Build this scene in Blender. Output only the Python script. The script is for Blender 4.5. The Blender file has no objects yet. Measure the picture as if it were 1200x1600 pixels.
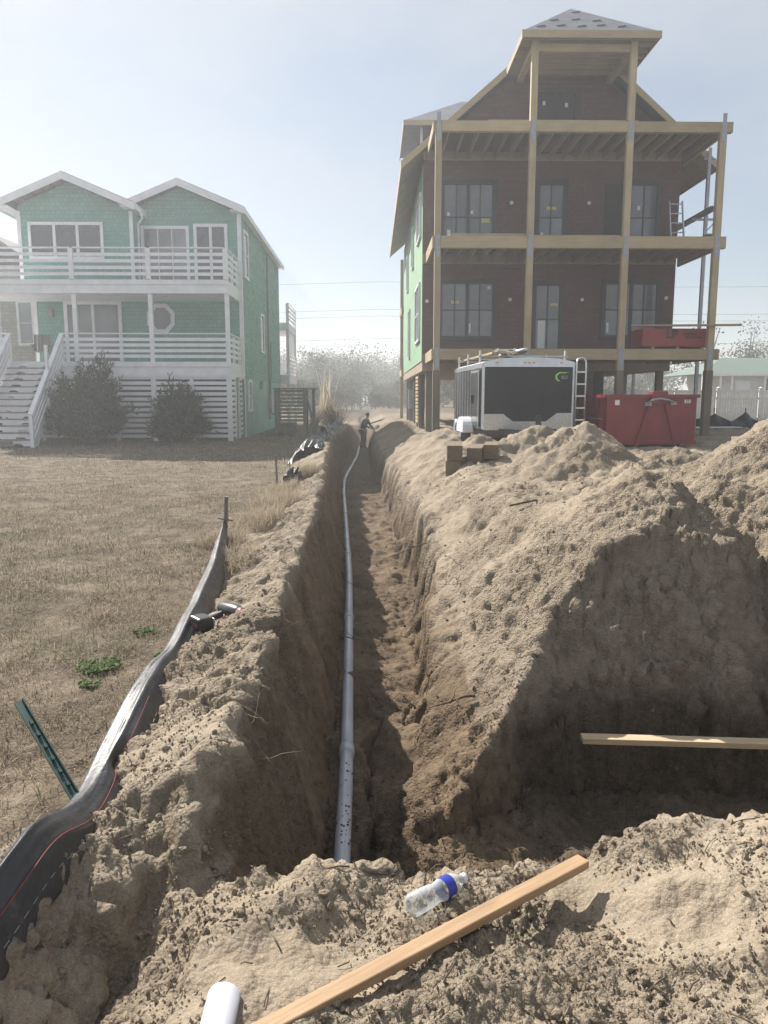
import bpy, math, random
import numpy as np
from mathutils import Vector, Matrix, Quaternion
R = math.radians
scene = bpy.context.scene
col = scene.collection
random.seed(4)

# ---------------------------------------------------------------- camera, sky, sun, exposure
cam_d = bpy.data.cameras.new('camera')
cam = bpy.data.objects.new('camera', cam_d); col.objects.link(cam)
cam.location = (0, 0, 1.62)
cam.rotation_euler = (R(90 - 8.5), 0, 0)
cam_d.sensor_fit = 'VERTICAL'; cam_d.sensor_height = 32.0; cam_d.lens = 24.0     # 1200 px focal length on a 1600 px tall frame
cam_d.clip_start = 0.05; cam_d.clip_end = 3000
scene.camera = cam

SUN_AZ, SUN_EL = R(-40), R(40)            # azimuth from +Y, negative = left
sdir = Vector((math.sin(SUN_AZ)*math.cos(SUN_EL), math.cos(SUN_AZ)*math.cos(SUN_EL), math.sin(SUN_EL)))
world = bpy.data.worlds.new('World'); scene.world = world; world.use_nodes = True
wn, wl = world.node_tree.nodes, world.node_tree.links
wn.clear()
sky = wn.new('ShaderNodeTexSky'); sky.sky_type = 'NISHITA'; sky.sun_disc = False
sky.sun_elevation = SUN_EL; sky.sun_rotation = SUN_AZ
sky.air_density = 1.0; sky.dust_density = 0.3; sky.ozone_density = 1.0
tc = wn.new('ShaderNodeTexCoord')
mp = wn.new('ShaderNodeMapping'); mp.inputs['Scale'].default_value = (1.0, 1.0, 2.4); mp.inputs['Location'].default_value = (2.7, 0.0, 0.0)
nz = wn.new('ShaderNodeTexNoise'); nz.inputs['Scale'].default_value = 1.5; nz.inputs['Detail'].default_value = 7; nz.inputs['Roughness'].default_value = .55
rp = wn.new('ShaderNodeValToRGB'); rp.color_ramp.elements[0].position = .34; rp.color_ramp.elements[1].position = .64
rp.color_ramp.elements[0].color = (.40, .40, .40, 1); rp.color_ramp.elements[1].color = (.9, .9, .9, 1)
mx = wn.new('ShaderNodeMix'); mx.data_type = 'RGBA'; mx.inputs[7].default_value = (6.4, 6.75, 7.1, 1)
bg = wn.new('ShaderNodeBackground'); bg.inputs['Strength'].default_value = 0.055
out = wn.new('ShaderNodeOutputWorld')
wl.new(tc.outputs['Generated'], mp.inputs['Vector']); wl.new(mp.outputs[0], nz.inputs['Vector'])
wl.new(nz.outputs['Fac'], rp.inputs[0]); wl.new(rp.outputs[0], mx.inputs[0]); wl.new(sky.outputs[0], mx.inputs[6])
wl.new(mx.outputs[2], bg.inputs['Color']); wl.new(bg.outputs[0], out.inputs['Surface'])

sun_d = bpy.data.lights.new('sun', 'SUN'); sun_d.energy = 5.0; sun_d.angle = R(0.6); sun_d.color = (1.0, .945, .865)
sun = bpy.data.objects.new('sun', sun_d); col.objects.link(sun)
sun.rotation_euler = sdir.to_track_quat('Z', 'Y').to_euler(); sun.location = (-20, 10, 30)

vs = scene.view_settings
vs.view_transform = 'Standard'; vs.look = 'None'; vs.gamma = 1.0; vs.use_curve_mapping = False; vs.exposure = 0.95
scene.cycles.use_denoising = True
scene.cycles.max_bounces = 8; scene.cycles.diffuse_bounces = 3; scene.cycles.volume_bounces = 1
scene.cycles.transparent_max_bounces = 12

# ---------------------------------------------------------------- helpers
def tag(o, label=None, cat=None, group=None, kind=None):
    if label: o['label'] = label
    if cat: o['category'] = cat
    if group: o['group'] = group
    if kind: o['kind'] = kind
    return o

def empty(name, loc=(0,0,0), rz=0, label=None, cat=None, group=None):
    o = bpy.data.objects.new(name, None); col.objects.link(o)
    o.location = loc; o.rotation_euler = (0, 0, rz); o.empty_display_size = .2
    return tag(o, label, cat, group)

def link_mesh(name, me, mat=None, parent=None):
    if mat is not None and not me.materials: me.materials.append(mat)
    o = bpy.data.objects.new(name, me); col.objects.link(o)
    if parent is not None: o.parent = parent
    return o

class MB:
    def __init__(s): s.v = []; s.f = []; s.sm = False
    def quad(s, a, b, c, d):
        n = len(s.v); s.v += [tuple(a), tuple(b), tuple(c), tuple(d)]; s.f.append((n, n+1, n+2, n+3)); return s
    def poly(s, pts):
        n = len(s.v); s.v += [tuple(p) for p in pts]; s.f.append(tuple(range(n, n+len(pts)))); return s
    def box(s, x0, x1, y0, y1, z0, z1):
        n = len(s.v)
        s.v += [(x0,y0,z0),(x1,y0,z0),(x1,y1,z0),(x0,y1,z0),(x0,y0,z1),(x1,y0,z1),(x1,y1,z1),(x0,y1,z1)]
        for q in ((0,3,2,1),(4,5,6,7),(0,1,5,4),(1,2,6,5),(2,3,7,6),(3,0,4,7)): s.f.append(tuple(n+i for i in q))
        return s
    def bar(s, p, q, w, h, up=(0,0,1)):
        p, q = Vector(p), Vector(q); d = (q-p).normalized(); u = Vector(up)
        if abs(d.dot(u)) > .98: u = Vector((0,1,0))
        r = d.cross(u).normalized(); u = r.cross(d).normalized()
        n = len(s.v)
        for b in (p, q):
            for sx, sz in ((-1,-1),(1,-1),(1,1),(-1,1)): s.v.append(tuple(b + r*(w/2*sx) + u*(h/2*sz)))
        for k in ((0,1,2,3),(7,6,5,4),(0,4,5,1),(1,5,6,2),(2,6,7,3),(3,7,4,0)): s.f.append(tuple(n+i for i in k))
        return s
    def tube(s, pts, rad, n=8, cap=True):
        pts = [Vector(p) for p in pts]; m = len(pts)
        rads = rad if isinstance(rad, (list, tuple)) else [rad]*m
        b0 = len(s.v); pr = None
        for i, p in enumerate(pts):
            d = (pts[min(i+1, m-1)] - pts[max(i-1, 0)]).normalized()
            if pr is None: pr = d.orthogonal().normalized()
            pr = (pr - d*pr.dot(d)).normalized(); w = d.cross(pr)
            for k in range(n):
                a = 2*math.pi*k/n; s.v.append(tuple(p + (pr*math.cos(a) + w*math.sin(a))*rads[i]))
        for i in range(m-1):
            for k in range(n):
                a = b0+i*n+k; b = b0+i*n+(k+1) % n
                s.f.append((a, b, b+n, a+n))
        if cap:
            s.f.append(tuple(b0+k for k in reversed(range(n)))); s.f.append(tuple(b0+(m-1)*n+k for k in range(n)))
        return s
    def prism(s, poly, axis, a, b):
        """poly: 2D points; axis 'x','y','z' extruded from a to b (the polygon takes the other two axes in order)."""
        n = len(s.v); m = len(poly)
        def pt(p, t):
            return {'x': (t, p[0], p[1]), 'y': (p[0], t, p[1]), 'z': (p[0], p[1], t)}[axis]
        s.v += [pt(p, a) for p in poly] + [pt(p, b) for p in poly]
        s.f.append(tuple(n+i for i in range(m))); s.f.append(tuple(n+m+i for i in reversed(range(m))))
        for i in range(m):
            j = (i+1) % m; s.f.append((n+j, n+i, n+m+i, n+m+j))
        return s
    def lathe(s, prof, n=16, base=(0,0,0)):
        b0 = len(s.v)
        for r, z in prof:
            for k in range(n):
                a = 2*math.pi*k/n; s.v.append((base[0]+r*math.cos(a), base[1]+r*math.sin(a), base[2]+z))
        for i in range(len(prof)-1):
            for k in range(n):
                a = b0+i*n+k; b = b0+i*n+(k+1) % n; s.f.append((a, b, b+n, a+n))
        return s
    def mesh(s, name, mat=None, smooth=False):
        me = bpy.data.meshes.new(name); me.from_pydata(s.v, [], s.f); me.update()
        import bmesh
        bm = bmesh.new(); bm.from_mesh(me); bmesh.ops.recalc_face_normals(bm, faces=bm.faces); bm.to_mesh(me); bm.free()
        if smooth or s.sm: me.polygons.foreach_set('use_smooth', [True]*len(me.polygons))
        if mat: me.materials.append(mat)
        return me
    def build(s, name, mat=None, parent=None, smooth=False, bevel=0):
        o = link_mesh(name, s.mesh(name, mat, smooth), None, parent)
        if bevel:
            b = o.modifiers.new('bevel', 'BEVEL'); b.width = bevel; b.segments = 2; b.limit_method = 'ANGLE'; b.angle_limit = R(40)
        return o

def copy_tree(o, parent=None):
    c = o.copy(); col.objects.link(c)
    if parent is not None: c.parent = parent
    for ch in o.children: copy_tree(ch, c)
    return c

def np_mesh(name, V, Fq, mat=None, smooth=True, attrs=None, parent=None):
    """V (n,3), Fq (m,k) index array of equal-size faces."""
    me = bpy.data.meshes.new(name); m, k = Fq.shape
    me.vertices.add(len(V)); me.vertices.foreach_set('co', V.astype(np.float32).ravel())
    me.loops.add(m*k); me.loops.foreach_set('vertex_index', Fq.astype(np.int32).ravel())
    me.polygons.add(m); me.polygons.foreach_set('loop_start', np.arange(0, m*k, k, dtype=np.int32))
    me.polygons.foreach_set('use_smooth', np.full(m, smooth))
    for nm, arr in (attrs or {}).items():
        a = me.attributes.new(nm, 'FLOAT', 'POINT'); a.data.foreach_set('value', arr.astype(np.float32).ravel())
    me.update(calc_edges=True)
    return link_mesh(name, me, mat, parent)

# ---- numpy gradient noise
_rng = np.random.default_rng(11)
_perm = np.concatenate([_rng.permutation(256)]*3)
_g3 = _rng.normal(size=(256, 3)); _g3 /= np.linalg.norm(_g3, axis=1)[:, None]
_g3 = _g3.astype(np.float32)
def perlin(x, y, z):
    x = np.asarray(x, np.float32); y = np.asarray(y, np.float32); z = np.asarray(z, np.float32)
    x, y, z = np.broadcast_arrays(x, y, z)
    xi = np.floor(x).astype(np.int32); yi = np.floor(y).astype(np.int32); zi = np.floor(z).astype(np.int32)
    xf = x-xi; yf = y-yi; zf = z-zi
    u = xf*xf*xf*(xf*(xf*6-15)+10); v = yf*yf*yf*(yf*(yf*6-15)+10); w = zf*zf*zf*(zf*(zf*6-15)+10)
    xi &= 255; yi &= 255; zi &= 255
    def gr(dx, dy, dz):
        h = _perm[_perm[_perm[(xi+dx) & 255] + ((yi+dy) & 255)] + ((zi+dz) & 255)]
        g = _g3[h]; return g[..., 0]*(xf-dx) + g[..., 1]*(yf-dy) + g[..., 2]*(zf-dz)
    def L(a, b, t): return a + t*(b-a)
    return L(L(L(gr(0,0,0), gr(1,0,0), u), L(gr(0,1,0), gr(1,1,0), u), v), L(L(gr(0,0,1), gr(1,0,1), u), L(gr(0,1,1), gr(1,1,1), u), v), w)*1.6
def fbm(x, y, z, oct=4, gain=.5):
    s = 0; a = 1.0; f = 1.0
    for i in range(oct):
        s = s + a*perlin(x*f+7.3*i, y*f+1.7*i, z*f+3.1*i); a *= gain; f *= 2.03
    return s
def worley(x, y, z):
    """cell random value and border distance F2-F1 of a jittered 3D grid"""
    x, y, z = (np.asarray(v, np.float32) for v in (x, y, z))
    xi = np.floor(x).astype(np.int32); yi = np.floor(y).astype(np.int32); zi = np.floor(z).astype(np.int32)
    f1 = np.full(x.shape, 9., np.float32); f2 = f1.copy(); cid = np.zeros(x.shape, np.float32)
    for dx in (-1, 0, 1):
        for dy in (-1, 0, 1):
            for dz in (-1, 0, 1):
                a, b, c = xi+dx, yi+dy, zi+dz
                h = _perm[_perm[_perm[a & 255] + (b & 255)] + (c & 255)]; g = _g3[h]
                d = (a+.5+.55*g[:, 0]-x)**2 + (b+.5+.55*g[:, 1]-y)**2 + (c+.5+.55*g[:, 2]-z)**2
                m = d < f1; f2 = np.where(m, f1, np.minimum(f2, d)); cid = np.where(m, h/255., cid); f1 = np.where(m, d, f1)
    return cid, np.sqrt(f2)-np.sqrt(f1)
def sst(a, b, x): t = np.clip((x-a)/(b-a), 0, 1); return t*t*(3-2*t)
def smin(a, b, k): h = np.clip(.5+.5*(b-a)/k, 0, 1); return b+(a-b)*h - k*h*(1-h)
def smax(a, b, k): return -smin(-a, -b, k)

# ---- material helpers
def mat_new(name):
    m = bpy.data.materials.new(name); m.use_nodes = True
    nt = m.node_tree; nt.nodes.clear()
    o = nt.nodes.new('ShaderNodeOutputMaterial'); b = nt.nodes.new('ShaderNodeBsdfPrincipled')
    nt.links.new(b.outputs[0], o.inputs['Surface'])
    return m, nt, b
def N(nt, t, **kw):
    n = nt.nodes.new(t)
    for k, v in kw.items():
        if k.startswith('_'): setattr(n, k[1:], v)
        else: n.inputs[k.replace('__', ' ')].default_value = v
    return n
def ramp(nt, fac, stops):
    r = nt.nodes.new('ShaderNodeValToRGB'); e = r.color_ramp.elements
    while len(e) < len(stops): e.new(.5)
    for i, (p, c) in enumerate(stops):
        e[i].position = p; e[i].color = (*c, 1) if len(c) == 3 else c
    nt.links.new(fac, r.inputs[0]); return r.outputs[0]
def mixc(nt, fac, a, b, mode='MIX'):
    m = nt.nodes.new('ShaderNodeMix'); m.data_type = 'RGBA'; m.blend_type = mode
    for s, i in ((fac, 0), (a, 6), (b, 7)):
        if hasattr(s, 'links') or hasattr(s, 'is_linked'): nt.links.new(s, m.inputs[i])
        else: m.inputs[i].default_value = s if i == 0 else (*s, 1)
    return m.outputs[2]
def bump(nt, b, h, strength=.4, dist=.01):
    n = nt.nodes.new('ShaderNodeBump'); n.inputs['Strength'].default_value = strength; n.inputs['Distance'].default_value = dist
    nt.links.new(h, n.inputs['Height']); nt.links.new(n.outputs[0], b.inputs['Normal']); return n

def plain(name, c, rough=.6, metal=0, var=.12, scale=6, bumpy=.0, spec=None, stretch=(1,1,1), coord='Object'):
    """painted / plain surface with uneven tone and slight relief"""
    m, nt, b = mat_new(name)
    t = nt.nodes.new('ShaderNodeTexCoord'); mpn = nt.nodes.new('ShaderNodeMapping'); mpn.inputs['Scale'].default_value = stretch
    nt.links.new(t.outputs[coord], mpn.inputs[0])
    n = N(nt, 'ShaderNodeTexNoise', Scale=scale, Detail=6, Roughness=.6); nt.links.new(mpn.outputs[0], n.inputs['Vector'])
    lo = tuple(x*(1-var*1.6) for x in c); hi = tuple(min(1, x*(1+var)) for x in c)
    nt.links.new(ramp(nt, n.outputs['Fac'], [(.3, lo), (.7, hi)]), b.inputs['Base Color'])
    b.inputs['Roughness'].default_value = rough; b.inputs['Metallic'].default_value = metal
    if spec is not None: b.inputs['Specular IOR Level'].default_value = spec
    if bumpy: bump(nt, b, n.outputs['Fac'], bumpy, .01)
    return m

def wood(name, c, scale=1.0, dark=.55, rough=.75, axis='x'):
    m, nt, b = mat_new(name)
    t = nt.nodes.new('ShaderNodeTexCoord'); mpn = nt.nodes.new('ShaderNodeMapping')
    s = {'x': (.6, 9, 9), 'y': (9, .6, 9), 'z': (9, 9, .6)}[axis]
    mpn.inputs['Scale'].default_value = tuple(k*scale for k in s)
    nt.links.new(t.outputs['Object'], mpn.inputs[0])
    oi = nt.nodes.new('ShaderNodeObjectInfo')
    n = N(nt, 'ShaderNodeTexNoise', Scale=3.0, Detail=8, Roughness=.65, Distortion=.6); nt.links.new(mpn.outputs[0], n.inputs['Vector'])
    n2 = N(nt, 'ShaderNodeTexNoise', Scale=1.3, Detail=4); nt.links.new(t.outputs['Object'], n2.inputs['Vector'])
    c0 = ramp(nt, n.outputs['Fac'], [(.28, tuple(x*dark for x in c)), (.62, c), (.8, tuple(min(1, x*1.18) for x in c))])
    c1 = mixc(nt, .3, c0, ramp(nt, n2.outputs['Fac'], [(.35, tuple(x*.6 for x in c)), (.65, tuple(min(1, x*1.2) for x in c))]))
    hs = nt.nodes.new('ShaderNodeHueSaturation'); nt.links.new(c1, hs.inputs['Color'])
    mr = N(nt, 'ShaderNodeMapRange'); mr.inputs[3].default_value = .82; mr.inputs[4].default_value = 1.12
    nt.links.new(oi.outputs['Random'], mr.inputs[0]); nt.links.new(mr.outputs[0], hs.inputs['Value'])
    nt.links.new(hs.outputs[0], b.inputs['Base Color']); b.inputs['Roughness'].default_value = rough
    bump(nt, b, n.outputs['Fac'], .25, .004)
    return m
# ---------------------------------------------------------------- ground: one sheet with lawn, trench, side pit and spoil heaps
YK = np.array([0, 2.5, 3.8, 6, 8.8, 12, 16.4, 21, 25, 30, 35, 42, 60])
XL = np.array([-.33, -.33, -.34, -.42, -.50, -.66, -.92, -1.15, -1.42, -1.48, -1.45, -1.75, -2.4])
XR = np.array([.16, .16, .14, .30, .40, .32, .14, -.12, -.38, -.55, -.62, -.80, -1.5])
FLOOR = -.84
HEAPS = [  # x, y, peak, slope, stretch along y
    (2.85, 11.0, 1.34, .78, 1.0), (4.05, 7.6, 1.52, .80, 1.0), (.85, 19.4, 1.34, .70, 1.25), (1.65, 15.0, .98, .60, 1.0),
    (3.05, 15.4, 1.14, .78, 1.0), (2.35, 6.35, 1.06, .50, 1.0), (3.0, 8.6, .86, .40, 1.0), (.10, 26.0, 1.0, .62, 1.6), (.35, 31.0, .85, .6, 1.5),
    (7.6, 10.5, 1.3, .55, 1.0), (.0, 23, 1.0, .62, 1.4), (1.0, 17.2, .95, .6, 1.0), (4.4, 11.6, .85, .6, 1.0), (-.2, 36, .8, .6, 1.6)]

def ground_h(X, Y):
    """height of the ground without fine relief"""
    n1 = fbm(X*.9, Y*.9, 0.3, 3); n2 = fbm(X*3.1, Y*3.1, 5.0, 3)
    far = sst(44, 52, Y)
    wob = .07*n2 + .05*n1
    xl = np.interp(Y, YK, XL) + .4*wob; xr = np.interp(Y, YK, XR) + 1.5*wob
    # lawn and site
    lawn = .02*n1*sst(3, 9, Y) + .12*sst(20, 30, Y)*sst(-2, -6, X)
    site = .53 + .03*n1 + .03*n2*sst(30, 10, Y)
    # left spoil ridge between the silt fence and the trench
    crest = xl - .34
    rh = np.interp(Y, [0, 2, 3, 5, 8, 11, 14, 18, 24, 32, 44], [.2, .20, .24, .27, .25, .28, .24, .36, .34, .3, .1])
    dx = X-crest
    ridge = rh*(1+.4*n1) - .40*np.maximum(0, -dx)**1.1 - .55*np.maximum(0, dx) + .06*n2
    left = smax(lawn, ridge, .06)
    # right bank: rises from the lip of the trench wall to the spoil heaps
    T = site
    for hx, hy, hp, sl, st in HEAPS:
        d = np.sqrt((X-hx)**2 + ((Y-hy)/st)**2 + .05)
        T = smax(T, hp + .10 + .10*n1 + .05*n2 - sl*d, .07)
    z0 = np.interp(Y, [0, 5.0, 6.0, 7.5, 10, 60], [-.72, -.62, -.30, -.10, .0, .05]); mm = np.interp(Y, [0, 5.2, 8, 14, 60], [.98, .95, .74, .60, .56])
    ramp_ = z0 + mm*(X-xr-.16) + .11*n1 + .07*n2
    right = smin(T, ramp_, .10)
    mid = (xl+xr)*.5
    h = np.where(X < mid, left, right)
    # cut face above the side pit and the pit itself
    lip = 4.92 + .14*n1 + .13*n2 - .06*(X-1.5) - .85*sst(1.25, .40, X)
    cut = np.where(Y > lip, -.42 + (Y-lip)*(1.75 + .3*n1) + .05*n2, -.42 - (lip-Y)*4.5)
    cutx = smax(cut, -.80 - .16*sst(.9, 1.3, X) + .06*n2, .05)
    inside = X > xr - .1
    h = np.where(inside & (Y < 9.5), smin(h, cutx, .03), h)
    gx = 2.55 + (6.4-Y)*.12 + .10*n1
    h = h - np.where(inside, .30*np.exp(-((X-gx)/.20)**2)*sst(4.6, 5.0, Y)*sst(7.2, 6.0, Y), 0)
    # trench
    dl = np.maximum(0, xl-X); dr = np.maximum(0, X-xr)
    tr = FLOOR + .04*n2 + .03*np.sin(3*X+Y*1.3) + dl*(3.5 + .6*n1) + dr*(4.6 + 2.0*n1)
    tr = tr - .24*sst(36.5, 38.5, Y) + 3*far + np.maximum(0, Y-43)*.35
    h = smin(h, tr, .04)
    # foreground: plug of sand closing the trench, mound to the right
    fg = .16 + .045*n1 + .045*n2
    fg = fg + .30*sst(.55, 1.7, X)*sst(2.9, 1.5, Y) + .05*sst(.5, 1.1, X)
    fg = fg + .05*sst(-.70, -1.12, X) - .06*np.exp(-((X+.66)/.25)**2)
    yc = 2.27 + .07*n1 + .05*n2 + .10*np.exp(-((X-.6)/.3)**2) + .10*sst(.3, 1.3, X)
    face = fg - np.maximum(0, Y-yc)*(2.2 + 2.6*sst(-.75, -.45, X))
    h = np.where(Y < 4.4, smax(face, h, .03), h)
    # near the camera the ground drops from the fence line and climbs again to the plug
    nl = .20 - 1.25*np.maximum(0, X+1.12) + .05*n2 + .04*n1 + .14*(Y-1.8)
    nl = smax(nl, fg - 1.0*np.maximum(0, -.52-X), .05)
    k = sst(2.75, 2.15, Y + .15*n2)*sst(-.44, -.54, X)*sst(-1.24, -1.12, X)
    h = h + (nl-h)*k
    return h

def lawn_mask(X, Y):
    xl = np.interp(Y, YK, XL)
    e = fbm(X*1.1, Y*1.1, 9.0, 3)
    edge = np.interp(Y, [0, 2, 8.4, 14, 20, 28, 42, 60], [-1.02, -1.12, -1.65, -1.9, -2.25, -2.7, -3.2, -4.0])
    return sst(.10, -.12, X - edge - .10*e)

rows = list(np.arange(-14, -1, 1.0)) + list(np.arange(-1, .6, .2)) + list(np.arange(.7, 5.0, .0145))
y = rows[-1]
while y < 48: y += .0034*y; rows.append(y)
while y < 420: y *= 1.035; rows.append(y)
rows = np.array(rows)
nc = 540
s_in = np.linspace(-1, 1, nc); s_out = np.array([1.02, 1.05, 1.1, 1.18, 1.3, 1.5, 1.75, 2.1, 2.5, 3.0])
ss = np.concatenate([-s_out[::-1], s_in, s_out])
hw = .56*np.maximum(rows, .0) + .78
GX = ss[None, :]*hw[:, None]; GY = np.repeat(rows[:, None], len(ss), 1)
GZ = ground_h(GX, GY)
V = np.stack([GX, GY, GZ], -1)
# normals
du = np.gradient(V, axis=1); dv = np.gradient(V, axis=0)
NN = np.cross(du, dv); NN /= np.linalg.norm(NN, axis=-1)[..., None] + 1e-9
LM = lawn_mask(GX, GY) * 1.0
LM[GX > 0] = 0
fargrass = sst(46, 58, GY); LM = np.maximum(LM, fargrass)
steep = sst(.75, .35, NN[..., 2])
zs = 1 - .72*steep
px, py, pz = GX, GY, GZ*zs
sel = (GY > .2) & (GY < 48) & (np.abs(GX) < .62*GY + 1.2)
disp = np.zeros_like(GZ)
X_, Y_, Z_ = px[sel], py[sel], pz[sel]
sm = sst(-.25, .25, fbm(X_*1.6, Y_*1.6, Z_*1.6+3, 2))             # smooth scraped patches against crumbly ones
crumb = np.maximum(.10 + .90*sm, .8*sst(6.6, 6.0, Y_)*sst(4.4, 4.7, Y_)*sst(.5, .8, X_))
d1 = .060*fbm(X_*2.3, Y_*2.3, Z_*2.3, 3) + .05*np.maximum(0, fbm(X_*4.5, Y_*4.5, Z_*4.5+2, 3))*sst(2.5, 5, Y_)
d2 = .050*(.55-np.abs(perlin(X_*6, Y_*6, Z_*6+1)))*crumb + .035*np.maximum(0, perlin(X_*9, Y_*9, Z_*9+4))*crumb
d3 = .030*np.maximum(0, perlin(X_*17, Y_*17, Z_*17)-.05)*crumb + .020*np.maximum(0, perlin(X_*33, Y_*33, Z_*33))*crumb
nearm = sst(14, 6, Y_)
d4 = .012*np.maximum(-.1, perlin(X_*66, Y_*66, Z_*66))*crumb*nearm
# angular chunks: jittered cells lifted by different amounts, with cracks between them
wx = X_+.05*perlin(X_*8, Y_*8, Z_*8); wy = Y_+.05*perlin(X_*8+9, Y_*8, Z_*8)
chunk = np.zeros_like(X_)
lump = np.maximum(sst(-.1, .35, fbm(X_*1.1, Y_*1.1, Z_*1.1+8, 2)), .55*sst(6.6, 6.0, Y_)*sst(4.4, 4.7, Y_)*sst(.5, .8, X_))
for sc, am, ylim in ((4.2, .060, 30), (9.5, .040, 16), (21., .020, 7)):
    mk = (Y_ < ylim) & (X_ > -2.2)
    c_, e_ = worley(wx[mk]*sc, wy[mk]*sc, GZ[sel][mk]*sc)
    chunk[mk] += am*((c_-.45)*sst(.0, .22, e_) - .25*(1-sst(0, .10, e_)))*(.25+.75*lump[mk])
CR = np.full_like(GZ, .5); CR[sel] = crumb
# bucket-tooth grooves running down the cut faces
st_ = steep[sel]; al = np.where((Y_ < 6.3) & (X_ > .6), X_, Y_) + .03*perlin(X_*3, Y_*3, Z_*4)
groove = .022*st_*np.maximum(0, np.sin(al*46))**2*sst(-.05, .3, fbm(X_*1.3+3, Y_*1.3, 0.0, 2))
disp[sel] = -groove + d1*.8 + d2*.6 + d3*.8 + d4 + chunk
disp *= (1 - .85*LM)
V = V + NN*disp[..., None]
V[..., 2] += LM*.012*fbm(GX*4, GY*4, 0, 2)*(GY < 40)
nr, ncx = GX.shape
idx = np.arange(nr*ncx).reshape(nr, ncx)
Fq = np.stack([idx[:-1, :-1], idx[:-1, 1:], idx[1:, 1:], idx[1:, :-1]], -1).reshape(-1, 4)
# darkening of the dug sand: damp low down, left-wall and undercut shade painted in
wet_shade = sst(.02-.2*(GX > .6), -.50-.2*(GX > .6), V[..., 2] + .14*fbm(GX*2.2, GY*2.2, GZ*2, 3))
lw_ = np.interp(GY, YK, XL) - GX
wet_shade = np.maximum(wet_shade, .85*sst(-.02, .05, lw_)*sst(.62, .40, lw_)*steep*sst(.32, .12, V[..., 2]))  # shaded left trench wall darkened in the colour, together with its damp
pit = sst(5.4, 4.7, GY + .2*fbm(GX*2, GY*2, 3, 2))*sst(-.15, -.5, GZ)*sst(.5, .9, GX)  # dark soil that also carries the missing undercut's shade in its colour

def make_sand():
    m, nt, b = mat_new('sand_and_turf')
    g = nt.nodes.new('ShaderNodeNewGeometry')
    P = g.outputs['Position']
    def att(n):
        a = nt.nodes.new('ShaderNodeAttribute'); a.attribute_name = n; return a.outputs['Fac']
    n1 = N(nt, 'ShaderNodeTexNoise', Scale=1.1, Detail=5, Roughness=.6); nt.links.new(P, n1.inputs['Vector'])
    n2 = N(nt, 'ShaderNodeTexNoise', Scale=14., Detail=5, Roughness=.7); nt.links.new(P, n2.inputs['Vector'])
    n3 = N(nt, 'ShaderNodeTexNoise', Scale=240., Detail=2, Roughness=.7); nt.links.new(P, n3.inputs['Vector'])
    dry = ramp(nt, n1.outputs['Fac'], [(.3, (0.177, 0.138, 0.096)), (.5, (0.259, 0.210, 0.154)), (.7, (0.329, 0.274, 0.209))])
    dry = mixc(nt, .45, dry, ramp(nt, n2.outputs['Fac'], [(.3, (0.123, 0.094, 0.065)), (.55, (0.263, 0.214, 0.157)), (.75, (0.378, 0.320, 0.248))]))
    dry = mixc(nt, .28, dry, ramp(nt, n3.outputs['Fac'], [(.33, (0.082, 0.064, 0.047)), (.5, (0.329, 0.272, 0.204)), (.68, (0.576, 0.512, 0.425))]))
    moist_shade = ramp(nt, n2.outputs['Fac'], [(.3, (0.099, 0.070, 0.045)), (.7, (0.193, 0.144, 0.096))])
    soil_shade = ramp(nt, n2.outputs['Fac'], [(.3, (.045, .035, .026)), (.7, (.14, .105, .072))])
    c = mixc(nt, att('wet_shade'), dry, moist_shade)
    c = mixc(nt, att('pit'), c, soil_shade)
    tn = N(nt, 'ShaderNodeTexNoise', Scale=3.5, Detail=5, Roughness=.7); nt.links.new(P, tn.inputs['Vector'])
    turf = ramp(nt, tn.outputs['Fac'], [(.3, (.07, .054, .038)), (.5, (.14, .11, .078)), (.7, (.215, .175, .128))])
    c = mixc(nt, att('lawn'), c, turf)
    nt.links.new(c, b.inputs['Base Color']); b.inputs['Roughness'].default_value = .95; b.inputs['Specular IOR Level'].default_value = .15
    ad = nt.nodes.new('ShaderNodeMath'); ad.operation = 'MULTIPLY_ADD'; ad.inputs[1].default_value = .35
    nt.links.new(n3.outputs['Fac'], ad.inputs[0])
    n4 = N(nt, 'ShaderNodeTexNoise', Scale=45., Detail=4, Roughness=.75); nt.links.new(P, n4.inputs['Vector'])
    # crumbs: rounded cells of two sizes
    dp = nt.nodes.new('ShaderNodeMix'); dp.data_type = 'VECTOR'; dp.inputs[0].default_value = .010
    nt.links.new(P, dp.inputs[4]); nt.links.new(n4.outputs['Color'], dp.inputs[5])
    hs = n4.outputs['Fac']
    for sc, amt in ((62., .9), (24., 1.0)):
        vo = N(nt, 'ShaderNodeTexVoronoi', Scale=sc); vo.feature = 'F1'; vo.inputs['Randomness'].default_value = 1.0
        nt.links.new(dp.outputs[1], vo.inputs['Vector'])
        mm_ = nt.nodes.new('ShaderNodeMath'); mm_.operation = 'MULTIPLY_ADD'; mm_.inputs[1].default_value = -amt
        nt.links.new(vo.outputs['Distance'], mm_.inputs[0]); nt.links.new(hs, mm_.inputs[2]); hs = mm_.outputs[0]
    nt.links.new(hs, ad.inputs[2])
    cm = nt.nodes.new('ShaderNodeMath'); cm.operation = 'MULTIPLY'; nt.links.new(ad.outputs[0], cm.inputs[0])
    c2_ = N(nt, 'ShaderNodeMapRange'); c2_.inputs[3].default_value = .25; c2_.inputs[4].default_value = 1.15; nt.links.new(att('crumb'), c2_.inputs[0]); nt.links.new(c2_.outputs[0], cm.inputs[1])
    bump(nt, b, cm.outputs[0], .9, .018)
    return m
M = {}
M['sand'] = make_sand()
ground = np_mesh('ground', V.reshape(-1, 3), Fq, M['sand'], True, {'lawn': LM, 'wet_shade': wet_shade, 'pit': pit, 'crumb': CR})
tag(ground, 'sandy ground with a dug trench, spoil heaps and a dry lawn', None, None, 'structure')

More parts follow.
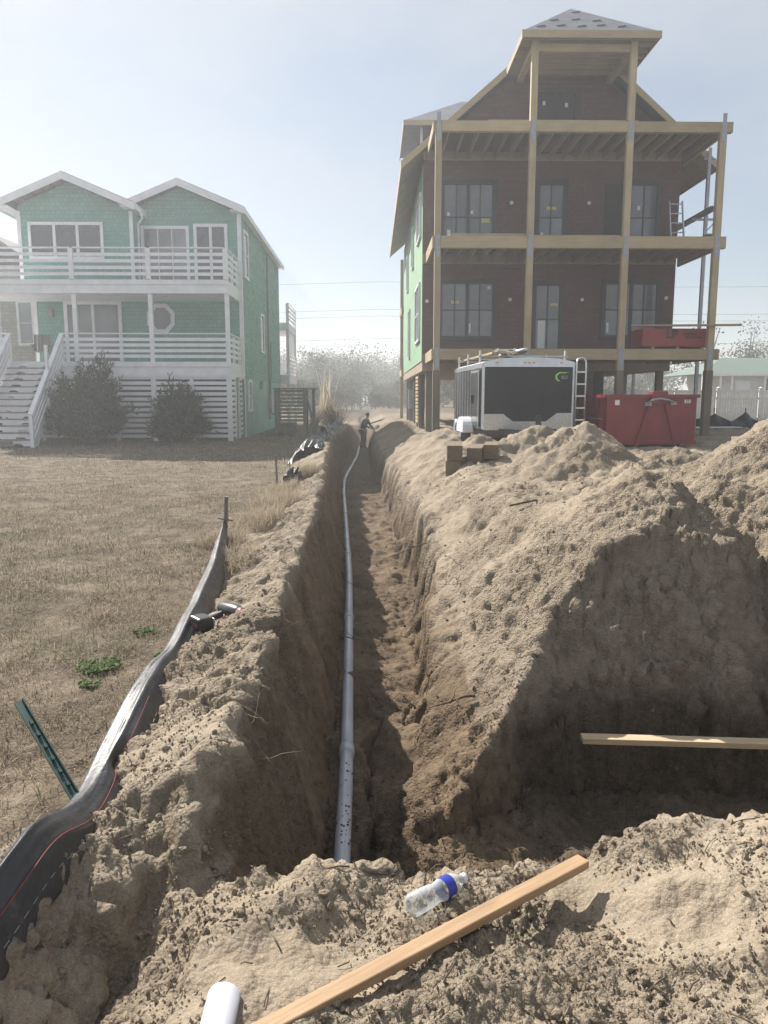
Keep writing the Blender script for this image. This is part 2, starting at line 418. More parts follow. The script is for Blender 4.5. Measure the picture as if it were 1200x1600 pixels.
GZF = V[..., 2]
def gz(x, y):
    """height of the finished ground at a point"""
    i = int(np.clip(np.searchsorted(rows, y), 1, len(rows)-1)); t = (y-rows[i-1])/(rows[i]-rows[i-1])
    a = np.interp(x, GX[i-1], GZF[i-1]); b = np.interp(x, GX[i], GZF[i]); return float(a+(b-a)*t)
def gz_many(x, y):
    i = np.clip(np.searchsorted(rows, y), 1, len(rows)-1)
    u = x/hw[i]; j = np.clip(np.searchsorted(ss, u), 1, len(ss)-1); return GZF[i, j]
# ---------------------------------------------------------------- materials
def shingle_mat(name, c, bw=.17, bh=.14, var=.25, mort=.012):
    m, nt, b = mat_new(name)
    t = nt.nodes.new('ShaderNodeTexCoord'); sp = nt.nodes.new('ShaderNodeSeparateXYZ'); nt.links.new(t.outputs['Object'], sp.inputs[0])
    ad = nt.nodes.new('ShaderNodeMath'); ad.operation = 'ADD'; nt.links.new(sp.outputs[0], ad.inputs[0]); nt.links.new(sp.outputs[1], ad.inputs[1])
    cb = nt.nodes.new('ShaderNodeCombineXYZ'); nt.links.new(ad.outputs[0], cb.inputs[0]); nt.links.new(sp.outputs[2], cb.inputs[1])
    br = N(nt, 'ShaderNodeTexBrick', Scale=1.0, Mortar__Size=mort, Mortar__Smooth=.2, Brick__Width=bw, Row__Height=bh, Bias=0.0)
    br.inputs['Color1'].default_value = (0, 0, 0, 1); br.inputs['Color2'].default_value = (1, 1, 1, 1); br.inputs['Mortar'].default_value = (.5, .5, .5, 1)
    br.offset = .37; br.squash = 1.0
    nt.links.new(cb.outputs[0], br.inputs['Vector'])
    n = N(nt, 'ShaderNodeTexNoise', Scale=1.7, Detail=8, Roughness=.65); nt.links.new(t.outputs['Object'], n.inputs['Vector'])
    base = ramp(nt, br.outputs['Color'], [(0, tuple(x*(1-var) for x in c)), (1, tuple(min(1, x*(1+var*.6)) for x in c))])
    base = mixc(nt, .35, base, ramp(nt, n.outputs['Fac'], [(.3, tuple(x*.62 for x in c)), (.7, tuple(min(1, x*1.25) for x in c))]))
    base = mixc(nt, br.outputs['Fac'], base, tuple(x*.6 for x in c))
    nt.links.new(base, b.inputs['Base Color']); b.inputs['Roughness'].default_value = .85
    inv = nt.nodes.new('ShaderNodeMath'); inv.operation = 'SUBTRACT'; inv.inputs[0].default_value = 1; nt.links.new(br.outputs['Fac'], inv.inputs[1])
    bump(nt, b, inv.outputs[0], .5, .01)
    return m

def glass_mat(name, c=(.03, .036, .042), rough=.06):
    m, nt, b = mat_new(name)
    t = nt.nodes.new('ShaderNodeTexCoord'); n = N(nt, 'ShaderNodeTexNoise', Scale=.8, Detail=3); nt.links.new(t.outputs['Object'], n.inputs['Vector'])
    oi = nt.nodes.new('ShaderNodeObjectInfo')
    cc = ramp(nt, n.outputs['Fac'], [(.35, tuple(x*.7 for x in c)), (.65, tuple(x*1.4 for x in c))])
    nt.links.new(mixc(nt, 1.0, cc, ramp(nt, oi.outputs['Random'], [(0, (.45, .45, .45)), (1, (1, 1, 1))]), 'MULTIPLY'), b.inputs['Base Color'])
    b.inputs['Roughness'].default_value = rough; b.inputs['IOR'].default_value = 1.75
    bump(nt, b, n.outputs['Fac'], .03, .02)
    return m

M['green_shingle'] = shingle_mat('green_shingle', (.165, .35, .295), var=.16, mort=.008)
M['green_side'] = shingle_mat('green_side_shingle', (.175, .355, .305), .19, .14, .42, .012)
M['green_board'] = plain('green_board', (.195, .365, .315), .7, var=.15, scale=2)
M['grey_shingle'] = shingle_mat('grey_shingle', (.34, .31, .27), .2, .16)
M['brown_shingle'] = shingle_mat('brown_shingle', (.125, .066, .055), .16, .13, .14, .005)
M['white'] = plain('white_paint', (.74, .74, .77), .55, var=.08, scale=3)
M['white2'] = plain('white_trim_weathered', (.68, .67, .64), .6, var=.12, scale=5)
M['roof'] = shingle_mat('asphalt_shingle', (.20, .19, .19), .3, .14, .2)
M['glass'] = glass_mat('window_glass')
M['glass_light'] = glass_mat('window_glass_curtain', (.16, .17, .18), .12)
M['frame_black'] = plain('black_window_trim', (.022, .024, .028), .5, var=.2, scale=5)
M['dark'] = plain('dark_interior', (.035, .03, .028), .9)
M['lumber'] = wood('treated_lumber', (.46, .36, .21), 1.0, .7)
M['lumber_y'] = wood('treated_lumber_y', (.44, .345, .205), 1.0, .7, axis='y')
M['lumber_z'] = wood('treated_lumber_z', (.44, .35, .21), 1.0, .7, axis='z')
M['piling'] = wood('old_piling', (.20, .165, .115), 1.0, .6, axis='z')
M['joist'] = wood('joist_lumber', (.36, .285, .20), 1.0, .7, axis='y')
M['greywood'] = wood('weathered_grey_wood', (.20, .18, .155), 1.0, .6)
M['steel'] = plain('galvanised_steel', (.33, .35, .39), .5, .5, var=.15, scale=12)
M['alu'] = plain('aluminium', (.62, .63, .65), .35, .85, var=.1, scale=9)
M['mint'] = plain('green_sheathing', (.25, .41, .26), .75, var=.10, scale=1.5, bumpy=.05)
M['membrane'] = plain('roof_underlayment', (.15, .155, .18), .6, var=.14, scale=2.5)
def scuffed(name, c, wear, rough=.45, spec=.5):
    m, nt, b = mat_new(name)
    t = nt.nodes.new('ShaderNodeTexCoord'); mpn = nt.nodes.new('ShaderNodeMapping'); mpn.inputs['Scale'].default_value = (1, 1, .35); nt.links.new(t.outputs['Object'], mpn.inputs[0])
    n = N(nt, 'ShaderNodeTexNoise', Scale=3., Detail=8, Roughness=.7); nt.links.new(mpn.outputs[0], n.inputs['Vector'])
    n2 = N(nt, 'ShaderNodeTexNoise', Scale=11., Detail=8, Roughness=.75); nt.links.new(t.outputs['Object'], n2.inputs['Vector'])
    c1 = ramp(nt, n.outputs['Fac'], [(.3, tuple(x*.62 for x in c)), (.55, c), (.75, tuple(min(1, x*1.25+.01) for x in c))])
    c2 = mixc(nt, ramp(nt, n2.outputs['Fac'], [(.60, (0, 0, 0)), (.70, (.85, .85, .85))]), c1, wear)
    nt.links.new(c2, b.inputs['Base Color']); b.inputs['Roughness'].default_value = rough; b.inputs['Specular IOR Level'].default_value = spec
    bump(nt, b, n2.outputs['Fac'], .15, .01); return m
M['red_steel'] = scuffed('red_painted_steel', (.23, .013, .02), (.10, .045, .035))
M['sticker'] = plain('white_sticker', (.75, .76, .76), .6, var=.04)
M['sticker_y'] = plain('yellow_sticker', (.62, .55, .20), .6, var=.06)
M['bark'] = plain('bark', (.12, .095, .07), .9, var=.3, scale=8, bumpy=.5)

def lap_wall(x_range, z0, z1, course, y, name, mat, parent, out=-1, axis='x', lift=.014):
    """lapped courses: x_range(z) -> (a, b) horizontal extent at height z; out = direction of the face along the other axis"""
    mb = MB(); z = z0
    while z < z1 - 1e-3:
        zt = min(z+course, z1); a0, b0 = x_range(z); a1, b1 = x_range(zt)
        if b0 - a0 > .02:
            yo = y + out*lift
            if b1 <= a1: a1 = b1 = (a1+b1)/2
            P = [(a0, yo, z), (b0, yo, z), (b1, y, zt), (a1, y, zt)]
            Q = [(a0, yo, z), (b0, yo, z), (b0, y+.02*-out*-1*0, z), (a0, y, z)]
            if axis == 'y': P = [(p[1], p[0], p[2]) for p in P]; Q = [(p[1], p[0], p[2]) for p in Q]
            mb.quad(*P); mb.quad(*Q)
        z = zt
    return mb.build(name, mat, parent)

def window(parent, x0, x1, z0, z1, y, cols=1, rows=1, frame='white', fw=.09, pane='glass', out=-1, axis='x', name='window', stick=(), bar=.035, mull=None):
    """framed window standing 5 cm proud of the wall plane y, panes as pieces of their own; mull: x fractions of heavy mullions"""
    def bx(mb, a, b, y0, y1, c, d):
        y0, y1 = min(y0, y1), max(y0, y1)
        if axis == 'x': mb.box(a, b, y0, y1, c, d)
        else: mb.box(y0, y1, a, b, c, d)
    f = MB(); yo = y + out*.07
    bx(f, x0-fw, x0, y, yo, z0-fw, z1+fw); bx(f, x1, x1+fw, y, yo, z0-fw, z1+fw)
    bx(f, x0, x1, y, yo, z1, z1+fw); bx(f, x0, x1, y, yo, z0-fw, z0)
    cw = (x1-x0)/cols; rh = (z1-z0)/rows
    hv = [] if mull is None else mull
    for i in range(1, cols):
        w = .10 if i in hv else bar
        bx(f, x0+i*cw-w/2, x0+i*cw+w/2, y, y+out*.055, z0, z1)
    for j in range(1, rows):
        for i in range(cols): bx(f, x0+i*cw+(.05 if i in hv else bar/2)*(i > 0), x0+(i+1)*cw-(.05 if i+1 in hv else bar/2)*(i < cols-1), y, y+out*.05, z0+j*rh-bar/2, z0+j*rh+bar/2)
    w = f.build(name, M[frame], parent)
    pm = MB(); bx(pm, 0, cw-.001, 0, out*.022, 0, rh-.001); pme = pm.mesh('pane', M[pane])
    for i in range(cols):
        for j in range(rows):
            o = link_mesh('pane', pme, None, w)
            o.location = (x0+i*cw, y+out*.004, z0+j*rh) if axis == 'x' else (y+out*.004, x0+i*cw, z0+j*rh)
    for (sx, sz, sw, sh, sm) in stick:
        s = MB(); bx(s, x0+sx*(x1-x0), x0+sx*(x1-x0)+sw, y+out*.028, y+out*.031, z0+sz*(z1-z0), z0+sz*(z1-z0)+sh); s.build('sticker', M[sm], w)
    return w

def railing(parent, p, q, zb, zt, nsl, name='railing', mat='white', posts=None, slat_h=.105, gap0=.12, cap=True, endpost=True):
    """post and horizontal slat railing from p to q (x,y); slats are pieces"""
    p = Vector((*p, 0)); q = Vector((*q, 0)); L = (q-p).length; d = (q-p)/L
    mb = MB(); U = Vector((0, 0, 1))
    if cap: mb.bar(p+U*zt-d*.0, q+U*zt, .13, .04)
    for t in (posts if posts is not None else [0, 1]):
        c = p+d*(L*t); mb.bar(c+U*zb, c+U*(zt-.02), .10, .10, up=d)
    r = mb.build(name, M[mat], parent)
    sm = MB(); off = Vector((d.y, -d.x, 0))*.052
    sm.bar(Vector((0, 0, 0)), d*L, .03, slat_h); me = sm.mesh('slat', M[mat])
    step = (zt-.06-zb-gap0)/nsl
    for k in range(nsl):
        o = link_mesh('slat', me, None, r); o.location = p + off + U*(zb+gap0+slat_h/2+k*step + random.uniform(-.006, .006))
    return r

# ---------------------------------------------------------------- green beach house on the left
def green_house():
    H = empty('beach_house', (-5.37, 27.0, 0), R(1.0), 'pale green shingled beach house with white double deck and stairs, left of trench', 'house')
    gy = .1
    # --- walls (local x = X+5.37, y = Y-27)
    xr, xl = .14, -7.5
    lap_wall(lambda z: (-3.75, xr), 2.3, 8.2, .14, 2.3, 'wall', M['green_shingle'], H)
    pk = lambda c, half, ze, zp: (lambda z: (c-half*(zp-z)/(zp-ze), c+half*(zp-z)/(zp-ze)))
    lap_wall(lambda z: tuple(np.clip(pk(-1.99, 2.25, 8.2, 9.14)(z), -3.75, xr)), 8.2, 9.1, .14, 2.3, 'gable_wall', M['green_shingle'], H)
    lap_wall(lambda z: (xl, -3.5), 5.4, 8.12, .14, 1.4, 'wall', M['green_shingle'], H)
    lap_wall(lambda z: tuple(np.clip(pk(-5.68, 2.2, 8.12, 9.08)(z), xl, -3.5)), 8.12, 9.05, .14, 1.4, 'gable_wall', M['green_shingle'], H)
    lap_wall(lambda z: (xl, -3.75), 2.3, 5.4, .14, 2.3, 'wall', M['green_shingle'], H)
    lap_wall(lambda z: (2.3, 14.2), 2.3, 8.25, .14, xr, 'side_wall', M['green_side'], H, out=1, axis='y')
    lap_wall(lambda z: (2.3, 14.2), gy-.1, 2.3, .22, xr-.004, 'side_wall', M['green_board'], H, out=1, axis='y', lift=.02)
    core = MB().box(xl+.02, xr-.02, 2.33, 14.2, gy-.2, 8.15).box(xl+.02, -3.52, 1.43, 2.4, 5.4, 8.1); core.build('inner_walls', M['green_board'], H)
    # corner boards
    cb = MB(); cb.box(xr-.10, xr+.03, 2.27, 2.285, 2.3, 8.3); cb.box(xr+.016, xr+.035, 2.285, 2.42, gy, 8.25)
    cb.build('corner_board', M['white'], H)
    MB().box(-3.60, -3.47, 1.36, 1.383, 5.5, 8.1).build('corner_board', M['white'], H)
    MB().box(xl-.03, xl+.1, 1.36, 1.383, 5.5, 8.1).build('corner_board', M['white'], H)
    MB().box(xl-.03, xl+.1, 2.26, 2.283, 2.84, 5.2).build('corner_board', M['white'], H)
    # --- roofs: two front gables running back, cross roof between
    def gable_roof(cx, half, ze, zp, y0, y1, nm):
        th = .10
        mb = MB()
        for s in (-1, 1):
            mb.prism([(cx, zp), (cx+s*half, ze), (cx+s*half, ze-th), (cx, zp-th)], 'y', y0, y1)
        r = mb.build(nm, M['roof'], H)
        for s in (-1, 1):
            k = MB(); k.prism([(cx, zp-.02), (cx+s*(half+.02), ze-.03), (cx+s*(half+.02), ze-.27), (cx, zp-.27)], 'y', y0-.03, y0-.002); k.build('rake_board', M['white'], r)
            k = MB(); k.box(cx+s*half-.01+(.012*s), cx+s*half+.01+.012*s, y0, y1, ze-.22, ze-.01); k.build('fascia', M['white'], r)
            k = MB(); k.prism([(cx+s*(half-.5), ze-.12), (cx+s*half, ze-.13), (cx+s*half, ze-.16), (cx+s*(half-.5), ze-.15)], 'y', y0, y1); k.build('soffit', M['white'], r)
        return r
    gable_roof(-1.99, 2.36, 8.40, 9.36, 1.85, 14.7, 'roof')
    gable_roof(-5.68, 2.42, 8.30, 9.30, .85, 14.4, 'roof')
    MB().prism([(4.0, 8.5), (7.5, 9.75), (11, 8.5)], 'x', -5.6, -2.0).build('cross_roof', M['roof'], H)
    MB().tube([(-3.42, 1.30, 8.2), (-3.20, 1.28, 8.12), (-3.15, 1.45, 7.9), (-3.36, 1.62, 7.72), (-3.38, 1.62, 5.6)], .045, 8).build('downspout', M['white'], H, True)
    # --- windows
    window(H, -7.05, -4.62, 6.55, 7.62, 1.38, 3, 1, 'white', .10, 'glass', mull=(1, 2))
    window(H, -3.35, -1.82, 5.65, 7.68, 2.28, 3, 1, 'white', .11, 'glass_light', name='sliding_door')
    window(H, -1.43, -.42, 5.65, 7.76, 2.28, 2, 1, 'white', .11, 'glass', name='double_door', mull=(1,))
    window(H, -6.28, -4.42, 2.95, 5.0, 2.28, 2, 1, 'white', .13, 'glass_light', name='french_door', mull=(1,))
    oc = [(math.cos(R(22.5+45*k)), math.sin(R(22.5+45*k))) for k in range(8)]
    of = MB()
    for k in range(8):
        a, b = oc[k], oc[(k+1) % 8]; c = (-2.85, 4.5)
        of.prism([(c[0]+a[0]*.55, c[1]+a[1]*.58), (c[0]+b[0]*.55, c[1]+b[1]*.58), (c[0]+b[0]*.40, c[1]+b[1]*.42), (c[0]+a[0]*.40, c[1]+a[1]*.42)], 'y', 2.20, 2.285)
    ow = of.build('octagon_window', M['white'], H)
    MB().prism([(-2.85+a*.42, 4.5+b*.44) for a, b in oc], 'y', 2.24, 2.27).build('pane', M['glass'], ow)
    X0 = xr+.016
    window(H, 2.85, 3.65, 6.15, 7.7, X0, 1, 2, 'white', .1, 'glass', out=1, axis='y')
    window(H, 6.9, 7.7, 3.62, 5.1, X0, 1, 1, 'white', .09, 'glass', out=1, axis='y')
    window(H, 3.1, 3.8, 1.15, 2.2, X0, 1, 2, 'white', .09, 'glass_light', out=1, axis='y')
    MB().tube([(X0+.05, 9.2, 8.1), (X0+.05, 9.2, .6)], .04, 6).build('conduit', M['greywood'], H)
    MB().tube([(X0+.05, 9.9, 4.2), (X0+.05, 9.9, 2.6), (X0+.05, 9.6, 2.3), (X0+.05, 9.6, .9), (X0+.3, 9.4, .75)], .03, 6).build('conduit', M['greywood'], H)
    MB().box(X0+.02, X0+.16, 9.0, 9.5, 1.1, 1.75).build('meter_box', M['steel'], H)
    MB().box(X0+.02, X0+.14, 6.5, 6.8, 2.0, 2.3).build('meter_box', M['steel'], H)
    # --- decks
    dk = MB().box(-9.6, .06, -.06, 2.3, 5.11, 5.55); dk.build('upper_deck', M['white'], H)
    MB().box(-9.63, .09, -.09, -.062, 5.40, 5.56).build('deck_trim', M['white'], H)
    MB().box(-9.6, .06, -.06, 2.3, 2.32, 2.82).build('lower_deck', M['white'], H)
    MB().box(-9.63, .09, -.09, -.062, 2.66, 2.83).build('deck_trim', M['white'], H)
    PX = [-7.8, -5.18, -2.6, 0.0]
    for x in PX:
        MB().box(x-.07, x+.07, -.04+.012, .10, 2.83, 5.10).build('deck_post', M['white'], H)
        MB().box(x-.08, x+.08, -.055, .10, gy, 2.318).build('deck_post', M['white'], H)
        MB().box(x-.075, x+.075, -.13, -.02, 5.57, 6.58).build('deck_post', M['white'], H)
    for a, b in zip([-9.6]+PX[:-1], PX):
        railing(H, (a+.06, -.03), (b-.06, -.03), 5.57, 6.60, 4, posts=[])
    railing(H, (.0, .02), (.0, 2.25), 5.57, 6.60, 4, posts=[.5, .98])
    railing(H, (-2.53, .03), (-.07, .03), 2.84, 3.78, 4, posts=[])
    railing(H, (-5.11, .03), (-2.67, .03), 2.84, 3.78, 4, posts=[])
    railing(H, (-5.62, .03), (-5.25, .03), 2.84, 3.78, 4, posts=[])
    railing(H, (-9.5, .03), (-7.5, .03), 2.84, 3.78, 4, posts=[0, 1])
    railing(H, (.0, .08), (.0, 2.25), 2.84, 3.78, 4, posts=[.5, .98])
    # --- slatted skirt under the deck
    for a, b in ((-2.52, -.08), (-5.10, -2.68), (-7.72, -5.26)):
        s = MB(); s.box((a+b)/2-.06, (a+b)/2+.06, .0, .06, gy, 2.31); sk = s.build('skirt_post', M['white'], H)
        sm_ = MB().box(0, b-a, -.02, .005-.008, 0, .115); me = sm_.mesh('slat', M['white'])
        z = gy+.12
        while z < 2.25:
            o = link_mesh('slat', me, None, sk); o.location = (a, -.012, z+random.uniform(-.008, .008)); z += .183
    s = MB().box(-.02, .05, 1.05, 1.17, gy, 2.31).box(-.02, .05, 1.75, 1.87, gy, 2.31); sk = s.build('skirt_post', M['white'], H)
    for (a, b) in ((.12, 1.0), (1.9, 2.28)):
        me = MB().box(.05, .075, a, b, 0, .115).mesh('slat', M['white']); z = gy+.12
        while z < 2.25:
            o = link_mesh('slat', me, None, sk); o.location = (0, 0, z); z += .183
    MB().box(-9.4, -.3, 1.9, 1.95, gy-.1, 2.31).build('under_deck_shade', M['dark'], H)  # dark sheet: the shade under the deck is put into its colour
    # --- stairs
    n = 13; top = 2.82; run = 2.75; w0, w1 = -7.42, -5.72
    for x in (w0, w1):
        S = MB().prism([(-.1, top-.02), (-run-.05, gy+.02), (-run-.05, gy-.1), (-run+.3, gy-.1), (-.1, top-.5)], 'x', x-.03, x+.03).build('stair_stringer', M['white'], H)
    rise = (top-gy)/n
    arch = [(.42+.17*math.cos(R(a)), .075*math.sin(R(a))) for a in range(180, -1, -20)]
    arch2 = [(1.22+.17*math.cos(R(a)), .075*math.sin(R(a))) for a in range(180, -1, -20)]
    L = w1-w0-.08
    prof = [(0, 0)] + arch + arch2 + [(L, 0), (L, rise-.035), (0, rise-.035)]
    rme = MB().prism(prof, 'y', 0, .02).mesh('riser', M['white'])
    tme = MB().box(-.02, L+.02, -.25, .03, 0, .034).mesh('tread', M['greywood'])
    for k in range(n):
        z = gy + rise*k; y = -run + run/n*k
        o = link_mesh('riser', rme, None, S); o.location = (w0+.04, y, z)
        if k < n-1:
            o = link_mesh('tread', tme, None, S); o.location = (w0+.04, y+.22, z+rise-.034)
    for x in (w0-.05, w1+.05):
        mb = MB(); p, q = Vector((x, -run-.12, gy+.98)), Vector((x, .0, top+.96))
        mb.bar(p, q, .15, .04); mb.box(x-.055, x+.055, -run-.12, -run-.01, gy-.1, gy+.96); mb.box(x-.05, x+.05, -.05, .05, top-.2, top+.93)
        mb.box(x-.045, x+.045, -run/2-.05, -run/2+.04, gy+1.0, top-.42+.9)
        r = mb.build('stair_railing', M['white'], H)
        for k in (1, 2, 3):
            s = MB().bar(p-Vector((0, -.1, .22*k)), q-Vector((0, 0, .22*k)), .03, .11); s.build('slat', M['white'], r)
    # rear deck
    MB().box(-3, .6, 14.4, 18.5, 5.1, 5.5).box(-3, .6, 14.4, 18.5, 2.35, 2.8).box(.45, .6, 18.3, 18.45, .1, 6.5).box(.45, .6, 14.5, 14.62, .1, 6.5).build('rear_deck', M['white'], H)
    railing(H, (.55, 14.6), (.55, 18.4), 5.5, 6.5, 4); railing(H, (.55, 14.6), (.55, 18.4), 2.8, 3.75, 4)
    for k in range(14): MB().box(.5, .53, 14.6, 18.4, 3.9+k*.085, 3.955+k*.085).build('louvre', M['white'], H)
    # wall lamp
    lm = MB().box(-6.95, -6.79, 2.12, 2.28, 4.55, 4.8).lathe([(.12, 0), (.05, .08), (0, .1)], 8, (-6.87, 2.2, 4.8)); lm.build('wall_lamp', M['greywood'], H)
    return H
green_house()

def porch_chair():
    c = empty('porch_chair', (-12.35, 28.3, 2.83), R(20), 'dark slatted wooden chair standing on the lower porch above the stairs', 'chair')
    for k in range(5): MB().box(-.28, .28, -.3+k*.115, -.3+k*.115+.1, .40, .425).build('seat_slat', M['greywood'], c)
    for k in range(5): MB().bar((-.23+k*.115, .28, .42), (-.23+k*.115, .45, 1.05), .1, .02, up=(0, 1, 0)).build('back_slat', M['greywood'], c)
    for x in (-.3, .3):
        MB().bar((x, -.3, 0), (x, -.3, .62), .06, .05).build('leg', M['greywood'], c)
        MB().bar((x, .35, 0), (x, .28, .62), .06, .05).build('leg', M['greywood'], c)
        MB().box(x-.06, x+.06, -.36, .34, .62, .645).build('armrest', M['greywood'], c)
porch_chair()

def equipment_stand():
    E = empty('equipment_stand', (-4.35, 31.2, .1), R(2), 'weathered grey slatted wooden platform stand beside the green house', 'platform')
    for x, y in ((0, 0), (1.15, 0), (0, 1.3), (1.15, 1.3), (1.5, .3)):
        MB().box(x-.06, x+.06, y-.06, y+.06, 0, 1.84).build('post', M['greywood'], E)
    for k in range(9):
        MB().box(.05, 1.1, -.088, -.062, .55+k*.145, .55+k*.145+.10).build('slat', M['greywood'], E)
    MB().box(-.1, 1.62, -.15, 1.42, 1.845, 1.89).build('platform_top', M['greywood'], E)
    MB().bar((1.17, -.1, 1.8), (1.62, -.1, .1), .09, .035, up=(0, 1, 0)).build('brace', M['greywood'], E)
    MB().box(.05, .75, .1, .9, .02, .5).build('equipment_box', M['greywood'], E)
    for k in range(5): MB().box(.03, .8, .02, .05, .1+k*.085, .15+k*.085).build('slat', M['greywood'], E)
equipment_stand()

def neighbour_house():
    Hn = empty('shingled_house', (-15.2, 38, .1), 0, 'grey shingled house seen beyond the left porch', 'house')
    lap_wall(lambda z: (-6, -1.2), 0, 7.6, .16, 0, 'wall', M['grey_shingle'], Hn)
    lap_wall(lambda z: (0, 9), 0, 7.6, .16, -1.2, 'side_wall', M['grey_shingle'], Hn, out=1, axis='y')
    MB().box(-5.98, -1.22, .03, 9, 0, 7.55).build('inner_walls', M['grey_shingle'], Hn)
    r = MB(); r.prism([(-3.6, 9.3), (-.9, 7.5), (-.9, 7.38), (-3.6, 9.15), (-6.3, 7.38), (-6.3, 7.5)], 'y', -.4, 9.4); rf = r.build('roof', M['roof'], Hn)
    MB().box(-1.05, -.88, -.4, 9.4, 7.3, 7.5).build('fascia', M['white'], rf)
    window(Hn, -2.35, -1.75, 4.1, 6.0, -.016, 1, 2, 'white2', .12, 'glass_light')
    window(Hn, -4.6, -3.6, 4.1, 6.0, -.016, 2, 2, 'white2', .12, 'glass_light')
    MB().box(-1.32, -1.17, -.03, -.012, 0, 7.5).build('corner_board', M['white'], Hn)
neighbour_house()
# ---------------------------------------------------------------- house under construction on the right
SITE = .55
def text_obj(name, body, size, mat, parent, loc, rot=(R(90), 0, 0), extrude=.004, bold=0.0):
    c = bpy.data.curves.new(name, 'FONT'); c.body = body; c.size = size; c.extrude = extrude; c.offset = bold
    c.align_x = 'CENTER'; c.align_y = 'CENTER'; c.materials.append(mat)
    o = bpy.data.objects.new(name, c); col.objects.link(o)
    me = bpy.data.meshes.new_from_object(o.evaluated_get(bpy.context.evaluated_depsgraph_get()))
    bpy.data.objects.remove(o); bpy.data.curves.remove(c)
    o = link_mesh(name, me, mat, parent); o.location = loc; o.rotation_euler = rot
    return o

M['porch_floor'] = wood('porch_floor', (.12, .095, .07), 1.0, .7)
M['timber'] = wood('square_timber', (.20, .145, .09), 1.0, .45, axis='y')
def new_house():
    H = empty('unfinished_house', (1.44, 21.5, 0), R(.9), 'tall brown house under construction with open timber porches on posts', 'house')
    PX = [0, 2.49, 5.07, 7.54]; LV = [(2.64, 2.93), (5.59, 5.90), (8.54, 8.80)]; W0, W1, YW = -.23, 7.42, 2.5
    pw = .085
    for i, x in enumerate(PX):
        inner = i in (1, 2)
        MB().box(x-.10, x+.10, -.10, .10, SITE-.5, 2.35).build('piling', M['piling'], H)
        zt = 10.76 if inner else 8.80
        MB().box(x-pw, x+pw, -pw, pw, 2.351, zt).build('post', M['lumber_z'], H)
        for (a, b) in LV:
            s = MB().box(x-.055, x+.055, -pw-.012, -pw-.001, a-.24, b+.03+(.18 if (b > 8 and not inner) else 0)); s.build('strap', M['steel'], H)
    for li, (a, b) in enumerate(LV):
        for i in range(3):
            MB().box(PX[i]+pw+.002, PX[i+1]-pw-.002, -.075, .075, a, b).build('beam', M['lumber'], H)
        MB().box(PX[3]+pw+.002, PX[3]+.24, -.075, .075, a, b).build('beam', M['lumber'], H)
        MB().box(PX[0]-pw-.06, PX[0]-pw-.003, -.05, YW-.03, a, b).build('side_beam', M['lumber_y'], H)
        MB().box(PX[3]+pw+.003, PX[3]+pw+.06, .08, YW+.4, a, b).build('side_beam', M['lumber_y'], H)
        jm = MB().box(-.02, .02, .08, YW-.03, a+.02, b-.02).mesh('joist', M['joist'])
        x = .28
        while x < 7.5:
            o = link_mesh('joist', jm, None, H); o.location = (x, 0, 0); x += .40
        MB().box(-.12, 7.62, .08, YW-.02, b-.018, b+.02).build('porch_floor', M['porch_floor'], H)
        MB().box(W0, W1, YW-.06, YW-.028, a, b-.02).build('ledger', M['joist'], H)
    # front wall, lapped brown shingles, gable above
    lap_wall(lambda z: (W0, W1), 2.80, 8.85, .13, YW, 'front_wall', M['brown_shingle'], H)
    cx, sl, zr = 3.73, .84, 12.30
    gz_ = lambda z: (max(W0, cx-(zr-.25-z)/sl), min(W1, cx+(zr-.25-z)/sl))
    lap_wall(gz_, 8.85, 12.0, .13, YW, 'gable_wall', M['brown_shingle'], H)
    MB().box(W0+.03, W1-.03, YW+.03, 16.2, 2.7, 8.4).prism([(W0+.1, 8.3), (W1-.1, 8.3), (cx, 11.8)], 'y', YW+.05, 16).build('inner_walls', M['dark'], H)
    MB().box(W1+.002, W1+.02, YW, 16.2, 2.75, 8.35).build('side_wall', M['brown_shingle'], H)
    # floor platform and pilings under the house
    MB().box(W0, W1, YW, 16.2, 2.42, 2.69).build('floor_frame', M['joist'], H)
    for x in (.0, 2.4, 5.0, 7.2):
        for y in (2.75, 6.2, 9.8, 13.2, 16.0):
            MB().box(x-.1, x+.1, y-.1, y+.1, SITE-.5, 2.42).build('piling', M['piling'], H)
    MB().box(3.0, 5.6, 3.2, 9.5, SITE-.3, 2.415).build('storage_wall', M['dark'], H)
    MB().tube([(6.05, 3.0, 2.4), (6.05, 3.0, 1.75), (6.18, 2.9, 1.5), (6.2, 2.9, .6)], .05, 8).build('drain_pipe', M['white2'], H)
    # green sheathing panels on the left side
    ys = np.arange(YW, 16.2, 1.22); zs_ = [2.72, 4.0, 5.28, 6.56, 7.85]
    for a, b in zip(ys[:-1], ys[1:]):
        for c, d in zip(zs_[:-1], zs_[1:]):
            MB().box(W0-.004-.016, W0-.004, a+.004, b-.004, c+.004, d-.004).build('sheathing_panel', M['mint'], H)
    MB().box(W0-.02, W0-.004, YW+.002, ys[-1], 7.855, 8.45).build('sheathing_panel', M['mint'], H)
    XS = W0-.02
    window(H, 3.3, 5.3, 3.45, 5.1, XS, 2, 2, 'white', .07, 'glass', out=-1, axis='y', mull=(1,))
    window(H, 9.6, 10.3, 3.2, 5.0, XS, 1, 1, 'white', .06, 'glass', out=-1, axis='y')
    window(H, 3.0, 4.6, 6.55, 7.7, XS, 2, 1, 'white', .07, 'glass', out=-1, axis='y')
    window(H, 7.2, 7.9, 6.3, 7.6, XS, 1, 1, 'white', .06, 'glass', out=-1, axis='y')
    window(H, 11.2, 11.9, 6.0, 7.3, XS, 1, 1, 'white', .06, 'glass', out=-1, axis='y')
